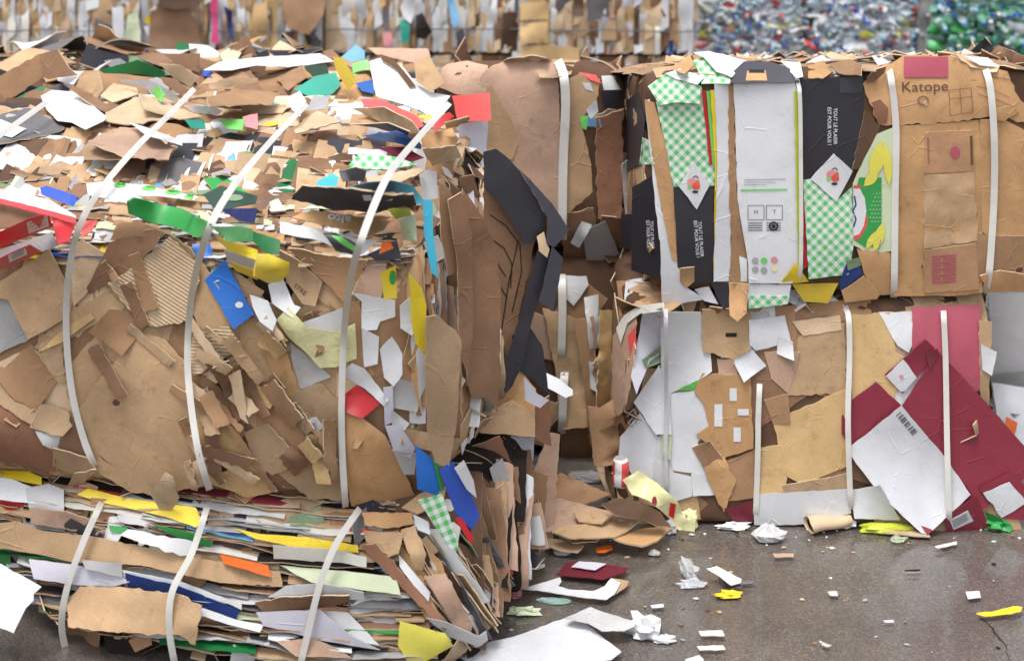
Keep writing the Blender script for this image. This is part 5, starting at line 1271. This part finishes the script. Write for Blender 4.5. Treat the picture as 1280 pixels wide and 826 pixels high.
def bottle_bale(px0, px1, Y, z0, z1, label, cols, seed, n=260, own=90, film=None):
    r = random.Random(seed); x0, x1 = (px0 - 640) * Y / F, (px1 - 640) * Y / F
    b = Bale('bottle_bale', ((x0 + x1) / 2, Y + .5, z0), label, 'bale', 'bales of crushed plastic bottles')
    b.core = box_geo(x0 + .04, x1 - .04, Y + .05, Y + 1.0, z0 + .02, z1 - .03, 'gr'); b.part(b.core, 'pressed_core', 'core')
    kinds_ = [crushed_bottle(seed * 10 + i, cols[i % len(cols)]) for i in range(max(12, len(cols)))]
    meshes = [k.mesh('crushed_bottle') for k in kinds_]
    for m in meshes: m.materials.append(MATS['film'])
    st = Geo(); w_ = x1 - x0
    for i in range(n):
        top = r.random() < .15
        p = Vector((r.uniform(x0, x1), Y + (r.uniform(0, 1) if top else r.uniform(-.04, .05)), z1 - .03 if top else r.uniform(z0 + .03, z1 - .03)))
        k = r.randrange(len(meshes)); R_ = Matrix.Rotation(r.gauss(0, .35), 4, 'Y') @ Matrix.Rotation(math.pi / 2 + r.gauss(0, .4), 4, 'Y') @ Matrix.Rotation(r.uniform(-.6, .6), 4, 'X') @ Matrix.Rotation(r.random() * 6, 4, 'Z')
        if r.random() < .25: R_ = Matrix.Rotation(math.pi / 2 + r.gauss(0, .4), 4, 'X')
        T = Matrix.Translation(p) @ R_
        if i < own:
            o = bpy.data.objects.new('crushed_bottle', meshes[k]); col.objects.link(o); o.parent = b.root; o.matrix_parent_inverse = b.root.matrix_world.inverted(); o.matrix_world = T
        else:
            g = Geo(); g.add([T @ v for v in kinds_[k].v], kinds_[k].vuv, kinds_[k].f, kinds_[k].c, kinds_[k].sm); st.merge(g)
    b.fill['film'] = st
    for q in range(3):
        z = z0 + (z1 - z0) * (q + .6) / 3.2
        b.part(ribbon(None, None, width=.008, pts3=[Vector((x0 + w_ * i / 16, Y - .07, z + .01 * noise.noise(Vector((i * .4, z, seed))))) for i in range(17)], color='grd'), 'wire', 'strap')
    if film:
        g = sheet(film, None, 'gr', plane=(P(1150, 30, Y - .09), Vector((0, -1, 0))), wr=.03, wf=8, cre=5, camp=.3, step=7, thick=.002); b.part(g, 'plastic_film', 'film', 'grey stretched film')
    BALES.append(b)
C.update(pa=(196, 210, 222), pb=(214, 222, 228), pc=(170, 186, 200), pd=(150, 190, 176), pe=(118, 176, 152), pf=(86, 158, 130), pg=(176, 208, 196))
CL = ['pa', 'pb', 'pc', 'whb', 'pa', 'lil', 'gw', 'pb', 'whb', 'sky', 'pa', 'gw', 'pb', 'pc', 'whb', 'pa', 'gr', 'pb', 'coral', 'blueb', 'ypale', 'pc', 'pb', 'pink', 'pa', 'wh', 'pb', 'yell', 'pc', 'pa', 'pb', 'wh']
GR = ['pd', 'pe', 'pf', 'pg', 'teal', 'pd', 'pa', 'pe', 'green', 'pf', 'pb', 'pg', 'gdk', 'pe', 'sky', 'pd']
for z0, z1, sd in ((0, .68, 0), (.69, 1.68, 40)):
    up = sd > 0; w1 = 'upper' if up else 'lower'
    bottle_bale(880, 996, 10.3, z0, z1, w1 + ' bale of clear and coloured crushed bottles next to the last paper bale', CL, 71 + sd, n=750 if up else 80, own=95 if up else 40)
    bottle_bale(1013, 1166, 10.35, z0, z1, w1 + ' bale of clear crushed bottles between a dark gap and the green bottles', CL, 72 + sd, n=900 if up else 80, own=95 if up else 40, film='1138,-10 1172,-10 1174,40 1168,72 1146,72 1150,30' if up else None)
    bottle_bale(1172, 1390, 9.9, z0, z1, w1 + ' bale of green crushed bottles at the far end of the row', GR, 73 + sd, n=950 if up else 700, own=95)
# ------------------------------------------------------------------ litter on the wet ground
def litter(name, poly, color, mat, label, cat, z=.006, wr=.0015, wf=12, cre=3, camp=.12, lift=(), thick=.002, group=None, tilt=(0, 0, 1), Y=None, **kw):
    pp = parse(poly); cx, cy = sum(p[0] for p in pp) / len(pp), sum(p[1] for p in pp) / len(pp); c = ground_at(cx, cy) if Y is None else P(cx, cy, Y) - Vector((0, 0, z))
    n_ = Vector(tilt).normalized()
    kw.setdefault('step', 6)
    g = sheet(pp, None, color, plane=(c + Vector((0, 0, z)), n_), wr=wr, wf=wf, cre=cre, camp=camp, lift=lift, thick=thick, edge=EDGE.get(mat), **kw)
    zmin = min(v.z for v in g.v)
    if zmin < .002:                        # nothing sinks below the asphalt
        for v in g.v:
            if v.z < .03: v.z = .002 + (v.z - zmin) * (.028 / (.03 - zmin))
    o = g.build(name, mat); tag(o, label, cat, group); return (g, o)
def crumple(name, px, py, w, h, color, mat, label, cat, seed=1, up=.5, thick=.0012, amp=.5, cdir=0., lenk=1.):
    """A crumpled lump of film or foil, resting on the ground."""
    r = random.Random(seed); g = Geo(); c = ground_at(px, py); s = c.y / F; nu, nv = 13, 8; vs = []
    so = Vector((seed * 5.3, 1, 2))
    for j in range(nv + 1):
        for i in range(nu):
            a = 2 * math.pi * i / nu; b_ = math.pi * j / nv
            d = Vector((math.cos(a) * math.sin(b_), math.sin(a) * math.sin(b_), math.cos(b_)))
            k = 1 + amp * (abs(noise.noise(d * 1.6 + so)) * 1.6 - .45) + amp * .5 * (abs(noise.noise(d * 3.1 + so)) * 1.8 - .4)
            p = Vector((d.x * w / 2 * s * k, d.y * h * .75 * s * k, d.z * h * up * s * k))
            p = Matrix.Rotation(cdir, 3, 'Z') @ p
            vs.append(p)
    zm = min(v.z for v in vs); vs = [Vector((v.x + c.x, v.y + c.y, v.z - zm * .55)) for v in vs]
    for v in vs: v.z = max(v.z, .003 + .001 * r.random())
    fs = [(j * nu + i, j * nu + (i + 1) % nu, (j + 1) * nu + (i + 1) % nu, (j + 1) * nu + i) for j in range(nv) for i in range(nu)]
    g.add(vs, [(v.x, v.y) for v in vs], fs, [lin(C[color])] * len(fs), [False] * len(fs))
    o = g.build(name, mat); tag(o, label, cat); return o
# the heap of flattened cartons by the white board
litter('cardboard_piece', '679,610 700,590 722,600 764,617 726,632 700,640 682,628', 'tand', 'card', 'brown cardboard lying against the standing boards, top of the heap', 'cardboard', z=.17, lift=((700, 592, 14, .05),), thick=.005, tilt=(-.15, -.35, 1))
litter('cardboard_piece', '680,626 700,622 735,632 770,640 752,660 704,662 680,664', 'tanp', 'card', 'wide flattened carton with diamond creases under the heap', 'cardboard', z=.12, thick=.005, tilt=(0, -.25, 1))
litter('cardboard_piece', '690,664 705,656 742,654 770,650 800,650 782,664 768,671 740,672 712,672', 'tan', 'card', 'pale brown board across the front of the heap', 'cardboard', z=.08, thick=.005, lift=((795, 652, 14, .03),), tilt=(.1, -.1, 1))
litter('cardboard_piece', '766,672 800,661 836,656 838,660 822,675 803,682 782,678', 'tano', 'card', 'stiff brown board at the right end of the heap, casting a shadow', 'cardboard', z=.045, thick=.006, tilt=(.1, -.05, 1), cre=1)
litter('cardboard_piece', '680,670 700,674 730,681 722,690 702,688 685,682', 'tang', 'card', 'curled greyish brown strip in front of the heap', 'cardboard', z=.02, lift=((684, 674, 12, .02),), thick=.004)
litter('cardboard_piece', '752,630 770,622 800,626 826,640 838,658 820,656 800,648 770,644', 'brd', 'card', 'dark crushed brown carton curled over the heap', 'cardboard', z=.19, wr=.012, lift=((800, 630, 20, .05),), thick=.005, tilt=(.2, -.4, 1))
litter('cardboard_piece', '760,646 778,643 790,652 782,660 766,658', 'tanp', 'card', 'small bent carton flap tucked inside the heap', 'cardboard', z=.14, wr=.006, lift=((776, 646, 10, .03),), thick=.004, tilt=(0, -.6, 1))
litter('metal_can', '767,578 776,576 786,584 785,604 774,606 767,596', 'red', 'printed', 'red and white crushed drink can standing by the white board', 'can', tilt=(.2, -1, .2), z=.10, wr=.008) if 0 else None
litter('cardboard_piece', '741,652 748,636 762,628 800,628 822,634 836,648 838,662 826,650 806,642 776,640 756,646', 'dk', 'card', 'dark sheet as the shade inside a carton opening, near the top of the heap', 'cardboard', z=.15, lift=((790, 630, 20, .04),), thick=.005, tilt=(.1, -.8, .6))  # dark colour stands in for the shade inside an open carton
litter('cardboard_piece', '700,668 728,662 754,668 746,676 716,678', 'tand', 'card', 'short brown strip wedged at the left foot of the heap', 'cardboard', z=.03, lift=((750, 668, 10, .02),), thick=.004)
litter('cardboard_piece', '716,640 736,634 762,644 752,654 724,652', 'tan', 'card', 'torn square of tan carton in the middle of the heap', 'cardboard', z=.15, lift=((718, 640, 10, .03),), thick=.005, tilt=(-.2, -.3, 1))
def can(px, py):
    c = P(px, py, 4.93); g = Geo(); nu = 20; prof = [(.026, 0), (.033, .008), (.033, .05), (.030, .062), (.033, .075), (.032, .108), (.026, .118)]; vs = []; fs = []; cs = []
    for j, (r_, z) in enumerate((r * .85, z * .8) for r, z in prof):
        for i in range(nu):
            a = 6.2832 * i / nu; p = Vector((r_ * math.cos(a), r_ * math.sin(a), z)); p += noise.noise_vector(p * 30) * .004; vs.append(c + p)
    for j in range(len(prof) - 1):
        for i in range(nu):
            fs.append((j * nu + i, j * nu + (i + 1) % nu, (j + 1) * nu + (i + 1) % nu, (j + 1) * nu + i)); cs.append(lin(C['coral'] if 0 < j < 5 and (i // 3) % 3 != 1 else C['wh']))
    fs.append(tuple((len(prof) - 1) * nu + i for i in range(nu))); cs.append(lin(C['gr']))
    for v in vs: v.z = max(v.z, .002)
    g.add(vs, [(v.x, v.z) for v in vs], fs, cs, [True] * (len(fs) - 1) + [False]); tag(g.build('drink_can', 'printed'), 'red and white dented drink can standing by the white board', 'can')
can(776, 607)
yf = litter('plastic_bag', '778,600 798,588 822,604 846,625 858,650 870,648 868,664 848,662 836,645 812,626 790,618', 'ypale', 'film', 'pale yellow plastic bag spilling from under the white board', 'plastic bag', z=.0, Y=4.88, wr=.02, cre=6, camp=.3, lift=((830, 620, 16, .03),), tilt=(.1, -1, .35))
ink(yf, disc2d(818, 626, 3, 6), 'mar', 'printed_spot', lift=.003); ink(yf, quad2d([(838, 628), (845, 630), (842, 648), (836, 644)]), 'red', 'printed_bar', lift=.003)
crumple('plastic_wrapper', 862, 657, 22, 22, 'ypale', 'film', 'pale yellow crumpled wrapper by the foot of the bale', 'wrapper', seed=4, up=.6)
crumple('clear_wrap', 738, 600, 60, 18, 'gr', 'clear', 'clear plastic sheet lying in the gap', 'plastic film', seed=5, up=.35)
# white and foil pieces in the foreground
litter('paper_sheet', '560,812 640,796 706,772 728,776 746,790 777,814 764,824 700,834 600,836', 'whb', 'paper', 'large white sheet lying flat in the foreground', 'paper', z=.012, wr=.004, cre=3, camp=.05)
litter('foil_piece', '706,772 738,758 748,762 792,776 794,782 780,788 752,788 735,778', 'gw', 'film', 'wide crumpled grey foil on the edge of the white sheet', 'foil', z=.03, wr=.015, cre=6, camp=.3, lift=((770, 775, 20, .03),))
crumple('foil_ball', 806, 794, 44, 26, 'wh', 'paper', 'crumpled white foil lump lying beside the white sheet', 'foil', seed=7, up=.55, amp=.75)
crumple('foil_scrap', 832, 802, 28, 10, 'gw', 'paper', 'small foil tail beside the crumpled lump', 'foil', seed=8, up=.5)
litter('paper_sheet', '654,735 700,721 702,726 698,732 710,736 742,738 756,732 764,722 776,728 768,742 758,749 735,747 690,740', 'whb', 'paper', 'white card with a rounded bite cut out of it', 'paper', z=.012, cre=1, camp=.03, wr=.002)
litter('cardboard_scrap', '764,722 786,726 784,732 768,743 776,730', 'tan', 'card', 'small tan corner at the end of the white cut card', 'cardboard', z=.008, cre=1)
litter('cardboard_piece', '695,718 708,703 725,700 786,709 782,714 754,724', 'mard', 'printed', 'dark red card lying on the wet ground', 'cardboard', z=.012, cre=1, camp=.03, wr=.002)
litter('paper_scrap', '714,708 724,701 758,704 744,712', 'lil', 'paper', 'pale label stuck on the dark red card', 'paper scrap', z=.021, cre=0, camp=0, wr=.0)
crumple('plastic_wrapper', 656, 768, 42, 10, 'gpale', 'film', 'flattened pale green wrapper near the layered bale', 'wrapper', seed=9, up=.5, amp=.7)
crumple('plastic_wrapper', 690, 752, 44, 9, 'pg', 'clear', 'thin green clear film behind the pale green wrapper', 'plastic film', seed=19, up=.3, amp=.7)
crumple('plastic_wrapper', 640, 744, 30, 14, 'pink', 'clear', 'pinkish clear film by the foot of the layered bale', 'plastic film', seed=20, up=.5)
crumple('clear_wrap', 625, 738, 50, 40, 'gr', 'clear', 'clear plastic bag bulging from the corner of the layered bale', 'plastic bag', seed=21, up=.5)
crumple('bottle_piece', 860, 720, 20, 26, 'whb', 'clear', 'crushed clear bottle neck on the wet ground', 'bottle', seed=10, up=.5, cdir=.3)
crumple('bottle_piece', 866, 733, 38, 12, 'whb', 'clear', 'crushed clear bottle strip in front of the bottle neck', 'bottle', seed=11, up=.45)
# small open box
def bent_card(pts, color, label, name, mat='paper', cat='carton'):
    g = Geo(); V = []
    for x, y, z in pts: p = ground_at(x, y); V.append(Vector((p.x, p.y, z)) if z == 0 else P(x, y, p.y))
    return V
wb = litter('small_carton', '883,710 896,707 927,723 926,728 914,731 902,722', 'whw', 'paper', 'small white folded carton lying open', 'carton', z=.05, cre=0, wr=.001, thick=.003, tilt=(-.1, -.25, 1))
lg = sheet('897,720 912,731 926,727 926,732 912,735 906,735 900,730', None, 'bk2', plane=(ground_at(912, 735) + Vector((0, 0, .02)), Vector((0, -1, .2)).normalized()), wr=.001, cre=0, thick=.003); lg.build('side_flap', 'paper', wb[1])
lg = sheet('927,725 944,726 940,729 926,730', None, 'grd', plane=(ground_at(934, 729) + Vector((0, 0, .01)), Vector((0, -.2, 1)).normalized()), wr=.001, cre=0, thick=.003); lg.build('end_flap', 'paper', wb[1])
crumple('sweet_wrapper', 911, 747, 32, 9, 'yel', 'film', 'tiny yellow and white sweet wrapper', 'wrapper', seed=12, up=.5, amp=.7)
litter('paper_scrap', '873,788 903,787 906,794 876,794', 'whw', 'paper', 'narrow white slip, upper of two lying together', 'paper scrap', cre=1)
litter('paper_scrap', '871,807 904,806 907,811 875,812', 'whw', 'paper', 'narrow white slip, lower of two lying together', 'paper scrap', cre=1)
litter('paper_scrap', '856,824 874,818 880,824 866,834', 'wh', 'paper', 'white scrap at the bottom of the scene below the slips', 'paper scrap')
litter('paper_scrap', '813,756 829,754 830,758 815,759', 'wh', 'paper', 'little white sliver above the foil lump', 'paper scrap', cre=1)
litter('paper_scrap', '668,707 681,704 681,708 670,711', 'wh', 'paper', 'little white chip beside the dark red card', 'paper scrap', cre=1)
crumple('paper_scrap', 703, 693, 20, 10, 'whb', 'film', 'white crumpled scrap in front of the heap', 'paper scrap', seed=14)
crumple('paper_scrap', 818, 694, 18, 8, 'gr', 'film', 'grey dark crumpled bit right of the heap', 'paper scrap', seed=15)
litter('paper_scrap', '744,684 764,680 766,686 756,690 746,690', 'org', 'printed', 'orange red torn scrap in front of the heap', 'paper scrap', cre=1)
crumple('plastic_wrapper', 962, 675, 44, 20, 'gw', 'film', 'white crumpled plastic lying off the bale', 'plastic bag', seed=16, up=.55)
litter('paper_scrap', '966,691 992,691 992,696 968,696', 'tanp', 'paper', 'pinkish sliver below the white crumpled plastic', 'paper scrap', cre=1)
crumple('plastic_scrap', 915, 661, 42, 10, 'wh', 'film', 'white shreds along the foot of the bale', 'plastic scrap', seed=17, amp=.8)
crumple('plastic_scrap', 838, 665, 18, 14, 'gw', 'film', 'white shred by the end of the heap', 'plastic scrap', seed=22, amp=.8)
def tube(px, py, L, R, color, label):
    c = ground_at(px, py) + Vector((0, 0, R * .8)); g = Geo(); nu, nv = 18, 10; vs = []; fs = []
    for j in range(nv + 1):
        t = j / nv
        for i in range(nu):
            a = 6.2832 * i / nu; k = 1 - .35 * t
            p = Vector(((t - .3) * L, math.cos(a) * R * k * 1.1, math.sin(a) * R * k * .8)); p += noise.noise_vector(p * 14) * .014; p = Matrix.Rotation(.25, 3, 'Z') @ p; p = c + p; p.z = max(p.z, .003); vs.append(p)
    fs = [(j * nu + i, j * nu + (i + 1) % nu, (j + 1) * nu + (i + 1) % nu, (j + 1) * nu + i) for j in range(nv) for i in range(nu)]
    n0 = len(vs); vs += [v + (c + Vector((.05, 0, 0)) - v) * .12 for v in vs[:nu * 3]]
    fs += [tuple(reversed((n0 + j * nu + i, n0 + j * nu + (i + 1) % nu, n0 + (j + 1) * nu + (i + 1) % nu, n0 + (j + 1) * nu + i))) for j in range(2) for i in range(nu)]
    fs += [(i, (i + 1) % nu, n0 + (i + 1) % nu, n0 + i) for i in range(nu)]
    g.add(vs, [(v.x, v.y) for v in vs], fs, [lin(C[color])] * len(fs), [True] * len(fs)); tag(g.build('paper_cup', 'paper'), label, 'cup')
tube(1026, 664, .15, .034, 'tanl', 'cream crushed paper cup on its side, open end showing')
crumple('plastic_wrapper', 1052, 656, 40, 18, 'gw', 'paper', 'whitish crumpled wrapper behind the cream cup', 'wrapper', seed=23)
crumple('plastic_packet', 1112, 665, 74, 14, 'lime', 'film', 'yellow green shiny packet at the foot of the red panels', 'packet', seed=24, up=.5, amp=.45)
crumple('plastic_scrap', 1108, 655, 20, 10, 'red', 'film', 'red bit resting on the yellow green packet', 'plastic scrap', seed=25, up=.9)
crumple('plastic_scrap', 1122, 677, 20, 9, 'gpale', 'clear', 'pale green shred in front of the yellow green packet', 'plastic scrap', seed=26)
litter('paper_scrap', '1168,682 1196,676 1196,680 1172,685', 'whw', 'paper', 'thin white twist below the dark red corner', 'paper scrap', cre=1)
crumple('plastic_scrap', 1242, 658, 40, 20, 'green', 'film', 'green plastic tuft by the last dark red panel', 'plastic scrap', seed=27, amp=.7)
litter('paper_scrap', '1207,739 1224,738 1226,746 1210,748', 'wh', 'paper', 'white square scrap near the edge of the yard', 'paper scrap', cre=1)
litter('paper_scrap', '1034,739 1046,738 1048,744 1038,744', 'gw', 'paper', 'small grey white square scrap alone on the asphalt', 'paper scrap', cre=1)
litter('fruit_peel', '1220,766 1240,764 1266,757 1278,758 1276,764 1250,768 1232,770', 'yel', 'film', 'yellow strip of peel with a pale end', 'peel', z=.01, wr=.006, cre=2, lift=((1268, 760, 8, .015),))
litter('paper_scrap', '1104,775 1116,774 1118,777 1106,777', 'wh', 'paper', 'tiny white flake in the middle of the asphalt', 'paper scrap', cre=0)
litter('paper_scrap', '1028,802 1040,806 1034,808 1027,805', 'gw', 'paper', 'tiny grey flake low on the asphalt', 'paper scrap', cre=0)
litter('twig', '1130,712 1150,711 1151,713 1132,714', 'dk', 'card', 'thin dark twig on the asphalt', 'twig', cre=0, thick=.004)
r9 = random.Random(91); sp = Geo()
for i in range(140):                       # crumbs nobody could count
    x = r9.uniform(560, 1320); y = r9.uniform(610, 840) if r9.random() < .5 else r9.gauss(672, 14)
    if y < 600: continue
    c = ground_at(x, y); s = r9.uniform(.002, .007); a = r9.random() * 6
    v = [c + Vector((math.cos(a + k * 1.57 + r9.uniform(-.4, .4)) * s * (1.7 if k % 2 else 1), math.sin(a + k * 1.57) * s, .003 + r9.random() * .003)) for k in range(4)]
    v += [p - Vector((0, 0, .0025)) for p in v]
    sp.add(v, [(p.x, p.y) for p in v], [(0, 1, 2, 3), (0, 4, 5, 1), (1, 5, 6, 2), (2, 6, 7, 3), (3, 7, 4, 0)], [lin(C[r9.choice(('tan', 'tanl', 'br', 'gw', 'wh', 'brd', 'tand', 'whw', 'gr', 'dk'))])] * 5, [False] * 5)
tag(sp.build('litter_crumbs', 'paper'), kind='stuff')

def crack(path, w_):
    pts = []; r = random.Random(5)
    for (x0, y0), (x1, y1) in zip(path, path[1:]):
        for i in range(5): t = i / 5; pts.append((x0 + (x1 - x0) * t + r.uniform(-1.5, 1.5), y0 + (y1 - y0) * t))
    L = [ground_at(*p) for p in pts]; g = Geo(); vs = []
    for i, p in enumerate(L): k = w_ * r.uniform(.4, 1.3) * math.sin(math.pi * (i + .5) / len(L)); vs += [p + Vector((-k, 0, .003)), p + Vector((k, 0, .003))]
    n = len(L) - 1; g.add(vs, [(v.x, v.y) for v in vs], [(2 * i, 2 * i + 1, 2 * i + 3, 2 * i + 2) for i in range(n)], [(.03, .026, .023)] * n, [False] * n)
    tag(g.build('ground_crack', 'core'), kind='structure')
crack([(1190, 764), (1222, 768), (1240, 786), (1258, 808), (1264, 835)], .0022)
# ------------------------------------------------------------------ camera, light, air
cam = bpy.data.cameras.new('camera'); co = bpy.data.objects.new('camera', cam); col.objects.link(co)
co.location = CAM; co.rotation_euler = (math.radians(90), 0, 0)
cam.sensor_fit = 'HORIZONTAL'; cam.sensor_width = 36; cam.lens = F / 1280 * 36
cam.shift_x = 0; cam.shift_y = -(413 - YH) / 1280
cam.clip_start = .05; cam.clip_end = 2000
cam.dof.use_dof = True; cam.dof.focus_distance = 4.65; cam.dof.aperture_fstop = 2.2
sc.camera = co
w = bpy.data.worlds.new('World'); sc.world = w; w.use_nodes = True
nt = w.node_tree; bg = nt.nodes['Background']
sky = nt.nodes.new('ShaderNodeTexSky'); sky.sky_type = 'NISHITA'; sky.sun_disc = False
SUN_EL, SUN_ROT = math.radians(72), math.radians(215)
sky.sun_elevation = SUN_EL; sky.sun_rotation = SUN_ROT; sky.dust_density = 3
hs = nt.nodes.new('ShaderNodeHueSaturation'); hs.inputs['Saturation'].default_value = .28
nt.links.new(sky.outputs[0], hs.inputs['Color']); nt.links.new(hs.outputs[0], bg.inputs['Color'])
bg.inputs['Strength'].default_value = .15
sl = bpy.data.lights.new('sun', 'SUN'); sl.energy = 1.35; sl.angle = math.radians(25); sl.color = (1, .975, .94)
so_ = bpy.data.objects.new('sun', sl); col.objects.link(so_); so_.location = (0, -3, 8)
dirv = Vector((math.sin(SUN_ROT) * math.cos(SUN_EL), math.cos(SUN_ROT) * math.cos(SUN_EL), math.sin(SUN_EL)))
so_.rotation_euler = dirv.to_track_quat('Z', 'Y').to_euler()
sc.view_settings.view_transform = 'Standard'; sc.view_settings.look = 'None'; sc.view_settings.gamma = 1; sc.view_settings.exposure = EXPO
sc.cycles.use_adaptive_sampling = True; sc.cycles.use_denoising = True; sc.cycles.max_bounces = 6; sc.cycles.diffuse_bounces = 2; sc.cycles.transparent_max_bounces = 8
sc.cycles.caustics_reflective = False; sc.cycles.caustics_refractive = False
for b in BALES: b.flush({'card': 'packed_cardboard', 'paper': 'packed_paper', 'printed': 'packed_print'})
